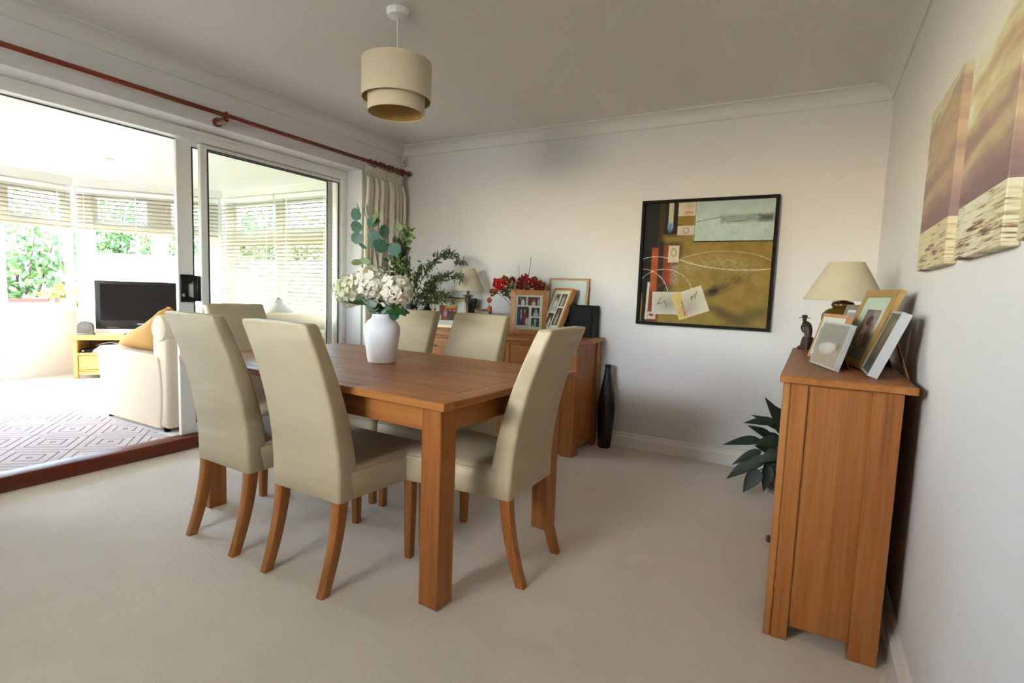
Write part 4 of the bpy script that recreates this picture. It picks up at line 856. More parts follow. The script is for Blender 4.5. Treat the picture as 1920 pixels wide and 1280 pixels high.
# ------------------------------------------------------------------ white vase with its stems on the table
VX, VY = 1.545, -1.905
vs = thing('flower_vase', 'matt white ceramic vase on the dining table', 'vase', (VX, VY, TT))
part(vs, 'body', 'ceramic', lambda m: m.lathe([(0.060, 0.0), (0.066, 0.003), (0.068, 0.010), (0.078, 0.075), (0.086, 0.135), (0.088, 0.160), (0.084, 0.180), (0.072, 0.200), (0.056, 0.214), (0.049, 0.222), (0.048, 0.238), (0.044, 0.238), (0.044, 0.220), (0.052, 0.20), (0.078, 0.16), (0.060, 0.01)], 40, cap1=True))
VT = TT + 0.238
# picture plane axes at the vase, used to lay the stems out sideways / upwards / towards the viewer
eR = Vector((0.870, 0.491, 0.0)).normalized(); eU = Vector((0, 0, 1)); eT = Vector((0.491, -0.870, 0.0)).normalized()
VO = Vector((VX, VY, VT))
def at(r, u, t=0.0): return VO + eR * r + eU * u + eT * t
def bez(a, b, c, n=8): return [Vector(a) * (1 - s) ** 2 + Vector(b) * 2 * s * (1 - s) + Vector(c) * s * s for s in [i / n for i in range(n + 1)]]
def hydrangea(label, r, u, tt, rad, pm_, seed):
    rnd = random.Random(seed); c = at(r, u, tt)
    t = thing('hydrangea_stem', label, 'flower', tuple(VO), 0, 'flower stems in the white vase')
    o = VO
    def P(v): return tuple(Vector(v) - o)
    base_ = at(r * 0.10, -0.12, tt * 0.1)
    part(t, 'stem', 'stem', lambda m: m.tube([P(p) for p in bez(base_, at(r * 0.12, u * 0.55, tt * 0.2), c)], 0.003, 6))
    def pet(m):
        n = 170
        for i in range(n):
            z = 1 - 2 * (i + 0.5) / n; a = i * 2.39996 + rnd.uniform(-.2, .2); q = sqrt(1 - z * z)
            dv = Vector((q * cos(a), q * sin(a), z)); rr = rad * rnd.uniform(0.66, 1.04)
            fc = c + Vector((dv.x * rr, dv.y * rr, dv.z * rr * 0.92)); s0 = Vector((rnd.uniform(-1, 1), rnd.uniform(-1, 1), rnd.uniform(-1, 1))).cross(dv).normalized(); s1 = dv.cross(s0)
            k0 = rnd.uniform(0, 1.5)
            for k in range(4):
                b = k0 + k * pi / 2; d = s0 * cos(b) + s1 * sin(b) + dv * rnd.uniform(-0.1, 0.75)
                m.leaf(P(fc), d, dv, 0.016 * rnd.uniform(0.85, 1.2), 0.017, curl=0.2, shape='round', cup=-0.1, nseg=3)
    part(t, 'flower_head', pm_, pet, ang=60, kind='stuff')
    return t, P, c
t1, P_, c1 = hydrangea('white hydrangea head at the left of the table bouquet, greenish inside', -0.140, 0.108, 0.02, 0.088, 'petal_g', 1)
t2, P_, c2 = hydrangea('white hydrangea head in the middle of the table bouquet', -0.038, 0.145, 0.085, 0.090, 'petal', 2)
t3, P_, c3 = hydrangea('white hydrangea head at the right of the table bouquet', 0.072, 0.118, 0.075, 0.095, 'petal', 3)
def lf(t, b, d, n, L_, W_, mt, shape='oval', curl=0.25): part(t, 'leaf', mt, lambda m: m.leaf(tuple(Vector(b) - VO), d, n, L_, W_, curl, shape, 0.15, 6), ang=70)
lf(t1, at(-0.035, 0.06, 0.05), -eR + eU * 0.15 + eT * 0.3, eU + eT * 0.9, 0.13, 0.075, 'leaf_hyd'); lf(t1, at(-0.01, 0.02, 0.06), -eR * 0.6 + eU * 0.8, eT, 0.10, 0.07, 'leaf_hyd')
lf(t2, at(0.0, 0.0, 0.03), eR * 0.05 + eU, eT, 0.12, 0.08, 'leaf_hyd'); lf(t1, at(-0.02, 0.0, 0.035), -eR * 0.3 + eU, eT, 0.11, 0.07, 'leaf_hyd'); lf(t2, at(-0.02, 0.03, 0.08), -eR * 0.45 + eU * 0.9, eT, 0.11, 0.075, 'leaf_hyd'); lf(t2, at(0.03, 0.02, 0.04), eR * 0.2 + eU, eT, 0.10, 0.06, 'leaf_hyd')
lf(t3, at(0.035, 0.02, 0.07), eR + eU * 0.1 + eT * 0.2, eU + eT, 0.11, 0.065, 'leaf_hyd'); lf(t3, at(0.03, 0.03, 0.075), eR * 0.8 + eU * 0.7, eT, 0.085, 0.055, 'leaf_hyd'); lf(t3, at(0.07, 0.05, 0.08), eR * 0.9 - eU * 0.55 + eT * 0.3, eU + eT, 0.08, 0.05, 'leaf_hyd')
# eucalyptus: (r, u, toward, length, width, dr, du, dark?)
eu = thing('eucalyptus_stem', 'tall eucalyptus stem with round blue green leaves in the table vase', 'plant stem', tuple(VO), 0, None)
main = bez(at(0.0, -0.14), at(0.02, 0.2, 0.02), at(-0.085, 0.50, 0.05), 10)
part(eu, 'stem', 'twig', lambda m: m.tube([tuple(p - VO) for p in main], [0.003 - 0.00018 * i for i in range(11)], 6))
part(eu, 'side_stem', 'twig', lambda m: m.tube([tuple(p - VO) for p in bez(at(0.0, 0.1), at(0.0, 0.3, 0.04), at(0.035, 0.45, 0.05), 8)], 0.0022, 6))
for (r, u, L_, W_, dr, du, mt) in [(-0.095, .445, .062, .058, -.6, .6, 'leaf_euc'), (-0.085, .405, .06, .055, -.7, .1, 'leaf_euc'), (-0.085, .370, .06, .055, -.8, -.4, 'leaf_euc'), (-0.065, .425, .062, .055, .9, .25, 'leaf_euc'),
        (-0.045, .42, .07, .045, .35, .8, 'leaf_euc_l'), (-0.06, .35, .065, .05, .8, .55, 'leaf_euc'), (-0.045, .315, .065, .035, .7, .8, 'leaf_euc'), (-0.065, .31, .055, .022, -.9, .5, 'leaf_euc'), (-0.085, .24, .055, .035, -1, .1, 'leaf_euc_l'), (-0.045, .245, .06, .03, -1, .2, 'leaf_euc_l'),
        (0.01, .36, .065, .055, .2, 1, 'leaf_euc'), (0.005, .29, .072, .068, -.15, .8, 'leaf_euc'), (0.045, .285, .068, .066, .5, .55, 'leaf_euc'), (-0.005, .20, .075, .05, -.1, -.9, 'leaf_euc'), (0.0, .23, .07, .045, .4, -.9, 'leaf_euc'), (-0.10, .48, .05, .008, -.3, .9, 'leaf_euc_l'), (-0.06, .46, .06, .010, -.15, 1, 'leaf_euc'), (0.10, .075, .062, .048, .4, .85, 'leaf_euc'), (0.065, .045, .075, .05, .1, -.8, 'leaf_euc')]:
    lf(eu, at(r, u, 0.055), eR * dr + eU * du, eT + eR * random.uniform(-1.1, 1.1) + eU * random.uniform(-.5, .7), L_, W_, mt, 'round' if W_ > .03 else 'oval', 0.1)
bx = thing('box_foliage_stem', 'upright stem of small green leaves behind the eucalyptus in the table vase', 'plant stem', tuple(VO))
bp_ = bez(at(0.01, -0.14), at(0.05, 0.2, -0.03), at(0.105, 0.41, -0.03), 9)
part(bx, 'stem', 'twig', lambda m: (m.tube([tuple(p - VO) for p in bp_], 0.0025, 6), m.tube([tuple(p - VO) for p in bez(at(0.045, 0.16, -0.03), at(0.07, 0.3, -0.05), at(0.075, 0.36, -0.04))], 0.002, 6)))
def small_leaves(m, path, n, spread, L0, W0, rnd, o, lo=0.35):
    for i in range(n):
        s = lo + (1 - lo) * rnd.random(); k = s * (len(path) - 1); j = min(int(k), len(path) - 2); p = path[j].lerp(path[j + 1], k - j)
        d = (path[j + 1] - path[j]).normalized() * 0.6 + Vector((rnd.gauss(0, 1), rnd.gauss(0, 1), rnd.gauss(0.2, 1))).normalized()
        m.leaf(tuple(p + Vector((rnd.gauss(0, spread), rnd.gauss(0, spread), rnd.gauss(0, spread))) - o), d, (rnd.gauss(0, 1), rnd.gauss(0, 1), rnd.gauss(.5, 1)), L0 * rnd.uniform(.7, 1.3), W0 * rnd.uniform(.7, 1.3), 0.2, 'oval', 0.15, 3)
rb = random.Random(11)
part(bx, 'leaves', 'leaf_box', lambda m: small_leaves(m, bp_, 230, 0.020, 0.028, 0.014, rb, VO), ang=70, kind='stuff')
part(bx, 'leaves', 'leaf_hyd', lambda m: small_leaves(m, bez(at(0.045, 0.16, -0.03), at(0.07, 0.3, -0.05), at(0.075, 0.36, -0.04)), 130, 0.022, 0.028, 0.014, rb, VO, 0.05), ang=70, kind='stuff')
lf(bx, at(0.085, .41, -.02), eR * -.5 + eU * .5, eT, .045, .035, 'leaf_euc_l', 'round')

# ------------------------------------------------------------------ things on the long sideboard
def SBp(x, y, z=0.0): return (x, y, ST + z)
# candle stand with arch, two glass cups
lan = thing('candle_stand', 'black iron arched candle stand with two clear glass cups on the sideboard', 'candle holder', SBp(0.465, -0.195))
part(lan, 'base', 'iron', lambda m: m.box(-0.13, 0.13, -0.05, 0.05, 0, 0.012, 0.003))
part(lan, 'arch', 'iron', lambda m: m.tube([(0.125 * cos(pi - pi * i / 18), 0, 0.165 + 0.125 * sin(pi * i / 18)) if 0 < i < 18 else ((-0.125 if i == 0 else 0.125), 0, 0.165) for i in range(19)], 0.009, 8) and m.tube([(-0.125, 0, 0.01), (-0.125, 0, 0.165)], 0.009, 8) and m.tube([(0.125, 0, 0.01), (0.125, 0, 0.165)], 0.009, 8))
part(lan, 'centre_bottle', 'black', lambda m: m.lathe([(0.036, 0.012), (0.040, 0.05), (0.040, 0.13), (0.018, 0.165), (0.018, 0.185), (0.040, 0.19), (0.042, 0.205), (0.03, 0.21), (0.03, 0.225), (0.05, 0.23), (0.05, 0.24), (0.01, 0.255)], 20))
for sx in (-1, 1):
    c_ = part(lan, 'glass_cup', 'glass', lambda m: m.lathe([(0.02, 0.03), (0.024, 0.10), (0.018, 0.13), (0.016, 0.15), (0.03, 0.185), (0.034, 0.20)], 16, (sx * 0.068, 0.0), cap1=False))
    part(c_, 'rim', 'chrome', lambda m: (m.torus((sx * 0.068, 0, 0.20), 0.034, 0.003, 'z'), m.torus((sx * 0.068, 0, 0.135), 0.018, 0.003, 'z'), m.lathe([(0.02, 0.012), (0.022, 0.03)], 12, (sx * 0.068, 0))))
bxk = thing('black_tray', 'flat black tray standing on edge behind the gold family photo', 'tray', SBp(0.745, -0.13), rot=(RAD(-12), 0, RAD(3)))
part(bxk, 'tray_base', 'black', lambda m: m.box(-0.16, 0.16, -0.012, 0, 0, 0.25, 0.004)); part(bxk, 'tray_rim', 'black', lambda m: ring_frame(m, -0.16, 0.16, 0, 0.25, -0.026, -0.012, 0.012), smooth=False)
# shrub branches in a dark pot
pot = thing('branch_pot', 'dark pot of shrub branches at the left end of the sideboard', 'pot', SBp(0.49, -0.445))
part(pot, 'body', 'black', lambda m: m.lathe([(0.05, 0), (0.062, 0.05), (0.066, 0.12), (0.05, 0.17), (0.045, 0.19), (0.04, 0.19), (0.045, 0.16), (0.05, 0.05)], 24))
BO = Vector(SBp(0.49, -0.445))
sR = Vector((0.870, 0.491, 0)).normalized()
def bat(r, u, t=0.0): return BO + Vector((r, 0.05 * r - t, u))
rs = random.Random(5)
for k, (mid, end, n) in enumerate([((.07, .45, .0), (.29, .585, .0), 100), ((.18, .50, .01), (.49, .405, .01), 80), ((.01, .35, 0), (-.06, .54, .0), 55), ((.14, .33, .0), (.38, .235, .0), 85), ((.0, .30, .0), (.10, .50, .0), 70), ((.10, .30, .01), (.24, .35, .01), 75)]):
    br = thing('shrub_branch', ['longest thin shrub branch arching over the small table lamp', 'shrub branch reaching straight across the small lampshade', 'upright shrub branch in the middle of the black pot', 'low leafy shrub branch drooping over the gold family photo', 'shrub branch leaning left toward the curtain from the black pot', 'bushy shrub branch in the thick of the clump above the candle stand'][k], 'branch', tuple(BO), 0, 'shrub branches on the sideboard')
    path = bez(bat(0, 0.04), bat(*mid), bat(*end), 10)
    if k == 0: path += bez(bat(*end), bat(.41, .62, .0), bat(.49, .52, .0), 5)[1:]
    part(br, 'twig', 'twig', lambda m: m.tube([tuple(p - BO) for p in path], 0.0028, 5))
    part(br, 'leaves', 'leaf_shrub', lambda m: small_leaves(m, path, n * 2, 0.016 + 0.016 * (k in (3, 5)), 0.040, 0.015, rs, BO, 0.35), ang=70, kind='stuff')
# small table lamp
def table_lamp(label, loc, base_f, rb_, rt, z0, z1, parts):
    t = thing('table_lamp', label, 'lamp', loc)
    for nm, mt, pr_, seg in parts: part(t, nm, mt, lambda m: m.lathe(pr_, seg), ang=40)
    part(t, 'lamp_shade', 'shade', lambda m: m.loft([[(q * cos(2 * pi * i / 40), q * sin(2 * pi * i / 40), z) for i in range(40)] for q, z in ((rb_, z0), (rt, z1), (rt - 0.003, z1), (rb_ - 0.003, z0), (rb_, z0))], False, False))
    part(t, 'shade_ring', 'brass', lambda m: (m.torus((0, 0, z1 - 0.006), rt - 0.004, 0.002, 'z', 32, 5), [m.tube([(0.008 * cos(a), 0.008 * sin(a), z1 - 0.02), ((rt - 0.004) * cos(a), (rt - 0.004) * sin(a), z1 - 0.006)], 0.0015, 4) for a in (0, 2.1, 4.2)]) and None)
    return t
table_lamp('small cream table lamp with a dark brass stem behind the gold family photo', SBp(0.925, -0.25), None, 0.132, 0.050, 0.312, 0.492,
    [('base', 'pewter', [(0.06, 0), (0.062, 0.012), (0.04, 0.02), (0.016, 0.03), (0.012, 0.10), (0.02, 0.12), (0.012, 0.14), (0.012, 0.20), (0.024, 0.225), (0.024, 0.262), (0.045, 0.268), (0.045, 0.274), (0.012, 0.28), (0.010, 0.30)], 20), ('bulb_holder', 'brass', [(0.014, 0.30), (0.014, 0.35), (0.022, 0.38), (0.02, 0.41), (0.006, 0.43), (0.006, 0.475)], 14)])
# frames: placed by the lower back edge
def n_of(rz): return Vector((-sin(rz), cos(rz), 0))
def put(bl, br, dep): # front lower corners -> centre of back edge, rotation, width
    bl = Vector((*bl, 0)); br = Vector((*br, 0)); d = br - bl; rz = atan2(d.y, d.x); c = (bl + br) / 2 + n_of(rz) * dep; return c, rz, d.length
c, rz, w = put((0.608, -0.276), (0.880, -0.19), 0.02)
c = Vector((0.770, -0.300, 0)); rz = RAD(20)
frame('pale gold frame with an orange party photograph, left on the sideboard', SBp(c.x, c.y), rz, RAD(14), 0.300, 0.245, 0.024, 0.022, 'palegold', 'mount_w', [(-0.01, 0.125, 0.155, 0.125, ph_orange)])
frame('tiny brown frame with brass edges behind the far side dining chairs', SBp(1.085, -0.27), RAD(22), RAD(10), 0.135, 0.172, 0.012, 0.016, 'brass', 'board', [(0, 0.09, 0.10, 0.13, ph_dim)])
cl = Vector((1.525, -0.325, 0))
fr_c = frame('veneered wood frame with five small wedding photographs in a cream mount', SBp(cl.x, cl.y), RAD(27), RAD(9), 0.275, 0.335, 0.036, 0.022, 'burr', 'mount', [])
W0, H0 = 0.203, 0.263
def cell(u, v, pw_, ph_): return (-W0 / 2 + u * W0, 0.036 + v * H0, pw_ * W0, ph_ * H0)
for (u, v, pw_, ph_, mt) in [(.25, .82, .30, .24, ph_bride), (.68, .82, .44, .24, ph_group), (.30, .39, .43, .53, ph_couple), (.76, .515, .29, .25, ph_grey), (.76, .215, .29, .25, ph_man)]:
    cx, cz, a, b = cell(u, v, pw_, ph_)
    part(fr_c, 'photograph', mt, lambda m: pane_quad(m, cx - a / 2, cx + a / 2, cz - b / 2, cz + b / 2, -0.022 * 0.45 - 0.0012), smooth=False)
fr_t = frame('box wood frame with four wedding photographs tilted back beside the black speaker', SBp(1.655, -0.20), RAD(-24), RAD(24), 0.215, 0.375, 0.018, 0.038, 'burr', 'mount', [], flat=True)
W0, H0 = 0.179, 0.339
for (u, v, pw_, ph_, mt) in [(.30, .70, .34, .42, ph_sepia3), (.72, .76, .34, .30, ph_sepia2), (.30, .26, .34, .34, ph_bride), (.72, .36, .34, .42, ph_sepia1)]:
    cx, cz, a, b = -W0 / 2 + u * W0, 0.018 + v * H0, pw_ * W0, ph_ * H0
    part(fr_t, 'photograph', mt, lambda m: pane_quad(m, cx - a / 2, cx + a / 2, cz - b / 2, cz + b / 2, -0.038 * 0.88 - 0.0012), smooth=False)
frame('large pale beech frame with white mount leaning on the wall behind the tilted frame', SBp(1.713, -0.060), RAD(0), RAD(6), 0.335, 0.437, 0.016, 0.022, 'beech', 'mount_w', [(0, 0.17, 0.17, 0.15, ph_dim)], strut=False)
sp = thing('speaker', 'black box loudspeaker at the right end of the sideboard', 'speaker', SBp(1.870, -0.100))
part(sp, 'cabinet', 'black_wood', lambda m: m.box(-0.088, 0.105, -0.066, 0.075, 0, 0.235, 0.003)); part(sp, 'grille', plain('speaker_grille_cloth', (0.005, 0.005, 0.006), 0.95), lambda m: m.box(-0.082, 0.099, -0.074, -0.066, 0.006, 0.229, 0.004))
# red dried-flower arrangement
fv = thing('cream_vase', 'cream vase of red dried flowers behind the five-photo frame', 'vase', SBp(1.375, -0.19))
part(fv, 'body', 'cream_ceramic', lambda m: m.lathe([(0.05, 0), (0.055, 0.005), (0.065, 0.10), (0.070, 0.19), (0.066, 0.215), (0.060, 0.215), (0.062, 0.19), (0.05, 0.02)], 24))
FO = Vector(SBp(1.375, -0.19, 0.215))
fR = Vector((0.93, 0.36, 0)).normalized(); fT = Vector((0.36, -0.93, 0)).normalized()
def fat(r, u, t=0): return FO + fR * r + eU * u + fT * t
rf = random.Random(9)
heads = [(-.185, .165, .03, 'red', .036), (-.145, .150, .06, 'red', .040), (-.105, .175, .05, 'rust', .034), (-.165, .125, .06, 'red', .026), (-.130, .190, .0, 'rust', .030), (-.205, .095, .04, 'rust', .030), (-.06, .18, .03, 'rust', .032), (.0, .175, .03, 'dkred', .034), (.03, .205, .02, 'dkred', .032), (.065, .185, .04, 'red', .028), (.10, .170, .03, 'dkred', .036), (.135, .155, .04, 'dkred', .034), (.165, .160, .02, 'rust', .032), (.195, .135, .03, 'rust', .030), (.05, .14, .06, 'rust', .034), (.0, .13, .07, 'dkred', .030), (.11, .205, .0, 'rust', .022), (.15, .115, .05, 'rust', .034), (-.07, .125, .07, 'leaf_shrub', .030), (-.11, .095, .07, 'leaf_shrub', .03)]
names_ = {'red': ('bright red dried flower head at the left of the sideboard arrangement', 'red'), 'rust': ('rust brown dried hydrangea cluster in the sideboard arrangement', 'rust'), 'dkred': ('dark red berry cluster at the right of the sideboard arrangement', 'dk'), 'leaf_shrub': ('green leaf sprig under the red flowers in the sideboard arrangement', 'lf')}
ORD = ['leftmost', 'second from the left', 'third from the left', 'fourth from the left', 'fifth from the left', 'sixth from the left', 'seventh from the left', 'eighth from the left', 'rightmost']
KW = {'red': 'bright red flower head', 'rust': 'rust brown dried cluster', 'dkred': 'dark red berry cluster', 'leaf_shrub': 'green leaf sprig'}
by_kind = {}
for h_ in sorted(heads): by_kind.setdefault(h_[3], []).append(h_)
for (r, u, tt, mt, rad) in heads:
    L_k = by_kind[mt]; k_ = L_k.index((r, u, tt, mt, rad)); wh = 'rightmost' if k_ == len(L_k) - 1 else ORD[k_]
    t = thing('dried_flower_stem', '%s, %s of its kind in the cream vase arrangement' % (KW[mt], wh), 'flower', tuple(FO), 0, 'dried stems in the cream vase')
    c = fat(r, u, tt)
    part(t, 'stem', 'twig', lambda m: m.tube([tuple(p - FO) for p in bez(fat(r * 0.1, -0.12), fat(r * 0.3, u * 0.5, tt * .5), c, 6)], 0.0018, 4))
    def hd(m):
        for i in range(34):
            d = Vector((rf.gauss(0, 1), rf.gauss(0, 1), rf.gauss(0.3, 1))).normalized()
            m.leaf(tuple(c - FO + d * rad * rf.uniform(.25, .7)), d + Vector((rf.gauss(0, .5), rf.gauss(0, .5), rf.gauss(0, .5))), (rf.gauss(0, 1), rf.gauss(0, 1), rf.gauss(0, 1)), rad * 0.75, rad * 0.7, 0.2, 'round', 0.2, 3)
    part(t, 'flower_head', mt, hd, ang=60, kind='stuff')
t = thing('physalis_stem', 'drooping stem of orange lantern pods left of the five-photo frame', 'flower', tuple(FO))
pth = bez(fat(0, -0.10), fat(-0.08, 0.16, 0.05), fat(-0.225, 0.06, 0.06), 8) + [fat(-0.235, -0.03, 0.06), fat(-0.222, -0.13, 0.06)]
part(t, 'stem', 'twig', lambda m: m.tube([tuple(p - FO) for p in pth], 0.0018, 5))
for (r, u) in ((-.232, .03), (-.228, -.035)):
    part(t, 'pod', leafm('orange_pod', (0.50, 0.07, 0.03), (0.62, 0.12, 0.05), 0.5, 0.2), lambda m: m.lathe([(0.002, u - 0.024), (0.014, u - 0.014), (0.021, u), (0.016, u + 0.014), (0.003, u + 0.022)], 8, tuple((fat(r, 0, .06) - FO).xy)))
for k, (r0, r1, u1) in enumerate(((0.06, 0.075, 0.375), (-0.01, -0.02, 0.31))):
    t = thing('bare_twig', ['tall bare grey twig standing above the red flowers', 'thin short bare twig left of the tall twig above the red flowers'][k], 'twig', tuple(FO))
    part(t, 'twig', 'twig', lambda m: m.tube([tuple(p - FO) for p in bez(fat(0, -0.1), fat(r0, .15), fat(r1, u1), 6)], [0.0026] * 3 + [0.002] * 4 if k == 0 else 0.0012, 5))
t = thing('red_tulip', 'single red artificial bloom low beside the five-photo frame', 'flower', SBp(1.30, -0.235))
part(t, 'stem', 'twig', lambda m: m.tube([(0.03, 0.03, 0.0), (0.01, 0.01, 0.01), (0, 0, 0.035)], 0.002, 5))
part(t, 'petals', 'red', lambda m: [m.leaf((0.008 * cos(a), 0.008 * sin(a), 0.03), (0.25 * cos(a), 0.25 * sin(a), 1), (cos(a), sin(a), 0.1), 0.078, 0.04, -0.05, 'oval', 0.2, 4) for a in (0, 1.05, 2.1, 3.14, 4.2, 5.2)] and None, ang=70)

# ------------------------------------------------------------------ floor vase and peace lily
bv = thing('floor_vase', 'tall black bottle-shaped floor vase beside the sideboard', 'vase', (2.098, -0.115, 0))
part(bv, 'body', 'vase_black', lambda m: m.lathe([(0.042, 0), (0.047, 0.004), (0.052, 0.06), (0.060, 0.17), (0.0655, 0.27), (0.064, 0.33), (0.056, 0.39), (0.042, 0.46), (0.030, 0.525), (0.0235, 0.58), (0.0215, 0.60), (0.0245, 0.608), (0.0245, 0.622), (0.018, 0.622), (0.016, 0.60)], 14), ang=20)
PO = Vector((3.335, -0.36, 0))
pl = thing('peace_lily', 'leafy dark green peace lily in a pot behind the console cabinet', 'plant', tuple(PO))
part(pl, 'saucer', 'grey_pot', lambda m: m.lathe([(0.11, 0), (0.125, 0.025), (0.12, 0.025), (0.105, 0.006)], 28)); part(pl, 'pot', 'terracotta', lambda m: m.lathe([(0.08, 0.008), (0.105, 0.15), (0.112, 0.15), (0.112, 0.18), (0.10, 0.18), (0.095, 0.15)], 28)); part(pl, 'soil', 'soil', lambda m: m.lathe([(0.001, 0.160), (0.096, 0.158)], 20, cap0=False, cap1=False))
def lily2(br_, bz, tr, tz, Wd, tow=0.07, curl=0.22, tt=None):
    b = Vector((br_, -tow, bz)); t_ = Vector((tr, -(tow + 0.03 if tt is None else tt), tz)); n = Vector((0.25, -0.75, 0.75)).normalized()
    L_ = (t_ - b).length * 1.02; d = (t_ - b + n * curl * L_)
    o = part(pl, 'leaf', 'leaf_dark', lambda m: m.leaf(tuple(b), tuple(d), tuple(n), d.length, Wd, curl * L_ / d.length, 'lance', 0.25, 8), ang=70)
    part(o, 'leaf_stalk', 'leaf_dark', lambda m: m.tube(bez((-0.015, 0, 0.16), (br_ * 0.5, -tow * 0.5, bz + 0.04), b, 6), 0.003, 5))
for a in [(-.06, .40, -.155, .56, .075, .05, .10), (-.10, .43, -.262, .405, .06, .08, .25), (-.115, .33, -.232, .385, .06, .06, .2), (-.17, .31, -.368, .255, .062, .09, .30), (-.16, .25, -.318, .140, .055, .10, .28), (-.17, .20, -.345, .05, .075, .12, .22), (-.13, .23, -.275, .095, .07, .14, .22),
          (-.155, .155, -.232, .012, .085, .17, .05), (-.105, .18, -.125, .03, .062, .15, .05), (-.06, .33, -.20, .30, .08, .13, .25), (-.05, .28, -.17, .20, .08, .16, .25), (-.03, .40, -.10, .50, .07, -.03, .2), (.02, .38, .10, .52, .07, .03, .2), (.05, .33, .22, .36, .07, .06, .3), (.04, .27, .17, .18, .08, .12, .3), (-.02, .30, -.06, .16, .08, .20, .2), (-.08, .37, -.22, .43, .06, -.04, .25), (-.07, .30, -.17, .34, .08, .02, .2), (-.08, .24, -.19, .27, .08, .05, .2), (-.07, .20, -.15, .12, .08, .10, .2), (-.05, .36, -.13, .44, .07, .03, .2)]:
    lily2(*a)

# ------------------------------------------------------------------ things on the console cabinet
def KP(x, y, z=0.0): return (x, y, CT + z)
table_lamp('large cream table lamp with a bronze ginger jar base on the console cabinet', KP(3.497, -1.0), None, 0.164, 0.070, 0.252, 0.424,
    [('jar', 'ginger', [(0.046, 0), (0.05, 0.008), (0.060, 0.05), (0.076, 0.12), (0.083, 0.165), (0.080, 0.188), (0.064, 0.207), (0.044, 0.216), (0.040, 0.219), (0.045, 0.223), (0.047, 0.233), (0.041, 0.244), (0.020, 0.250), (0.010, 0.252)], 32), ('bulb_holder', 'brass', [(0.012, 0.25), (0.014, 0.29), (0.024, 0.33), (0.022, 0.36), (0.005, 0.38), (0.005, 0.41)], 14)])
def kframe(label, bl, br, h, lean, fw, dep, fmat, mount, prints, **kw):
    c, rz, w = put(bl, br, dep); return frame(label, KP(c.x, c.y), rz, lean, w, h, fw, dep, fmat, mount, prints(w), **kw)
kframe('silver box frame with a sleeping baby photograph, front left on the console', (3.381, -1.455), (3.457, -1.728), 0.168, RAD(15), 0.007, 0.016, 'silver', 'mount_w', lambda w: [(0, 0.084, w - 0.014, 0.154, ph_baby)], flat=True)
kframe('gold frame with a young child photograph and double green mount on the console', (3.463, -1.267), (3.536, -1.612), 0.305, RAD(19), 0.028, 0.024, 'gold', 'mount_g', lambda w: [(0, 0.152, 0.155, 0.150, ph_child)])
kframe('white box frame with a dim photograph, nearest on the console cabinet', (3.541, -1.632), (3.545, -1.825), 0.222, RAD(20), 0.007, 0.029, 'silver', 'board', lambda w: [(0, 0.111, w - 0.014, 0.208, ph_dim)], flat=True)
kframe('pink wooden frame half hidden behind the sleeping baby photograph', (3.372, -1.20), (3.450, -1.490), 0.195, RAD(15), 0.014, 0.020, 'pinkwood', 'mount', lambda w: [(0, 0.085, w - 0.08, 0.10, ph_dim)], flat=True)
kframe('small dull silver frame in front of the bronze lamp on the console', (3.452, -1.130), (3.495, -1.275), 0.238, RAD(13), 0.022, 0.016, 'silver_dull', 'mount_w', lambda w: [(0, 0.12, w - 0.06, 0.17, ph_small)])
# figurine of a stooping man in a hat
fg = thing('figurine', 'dark carved figurine of a stooping man in a hat on the console', 'figurine', KP(3.362, -0.800), RAD(-55))
part(fg, 'base', 'figure', lambda m: m.loft([[(x, y, z) for x, y in rrect(w, d, 0.008, 3, cx_, 0)] for w, d, z, cx_ in ((0.078, 0.055, 0, 0), (0.074, 0.05, 0.012, 0.0), (0.058, 0.044, 0.020, 0.008), (0.05, 0.04, 0.055, 0.012), (0.036, 0.034, 0.066, 0.010))]), ang=40)
def fig_body(m):
    prof = [((0.010, 0, 0.060), 0.017, 0.015), ((0.011, 0, 0.078), 0.018, 0.016), ((0.010, 0, 0.094), 0.020, 0.017), ((0.004, 0, 0.110), 0.021, 0.018), ((-0.006, 0, 0.126), 0.020, 0.019), ((-0.016, 0, 0.137), 0.015, 0.016), ((-0.022, 0, 0.143), 0.007, 0.008)]
    m.loft([[(c[0] + a * cos(2 * pi * i / 14), c[1] + b * sin(2 * pi * i / 14), c[2] + 0.25 * a * cos(2 * pi * i / 14)) for i in range(14)] for c, a, b in prof])
    for sy in (-1, 1): m.tube([(-0.008, sy * 0.017, 0.132), (-0.014, sy * 0.022, 0.110), (-0.016, sy * 0.012, 0.092), (-0.006, sy * 0.006, 0.086)], [0.006, 0.0055, 0.005, 0.005], 7)
bd = part(fg, 'body', 'figure', fig_body, ang=60)
part(fg, 'head', 'figure', lambda m: (m.ico((-0.028, 0, 0.149), 0.0115, 2, (1, 0.85, 1.1)), m.leaf((-0.038, 0, 0.150), (-1, 0, -0.3), (0, 0, 1), 0.006, 0.005, 0, 'oval', 0.3, 3)) and None, ang=60)
part(fg, 'hat', 'figure', lambda m: m.lathe([(0.026, 0.1575), (0.026, 0.1605), (0.014, 0.161), (0.013, 0.170), (0.009, 0.174), (0.001, 0.1745)], 18, (-0.028, 0)), ang=40)

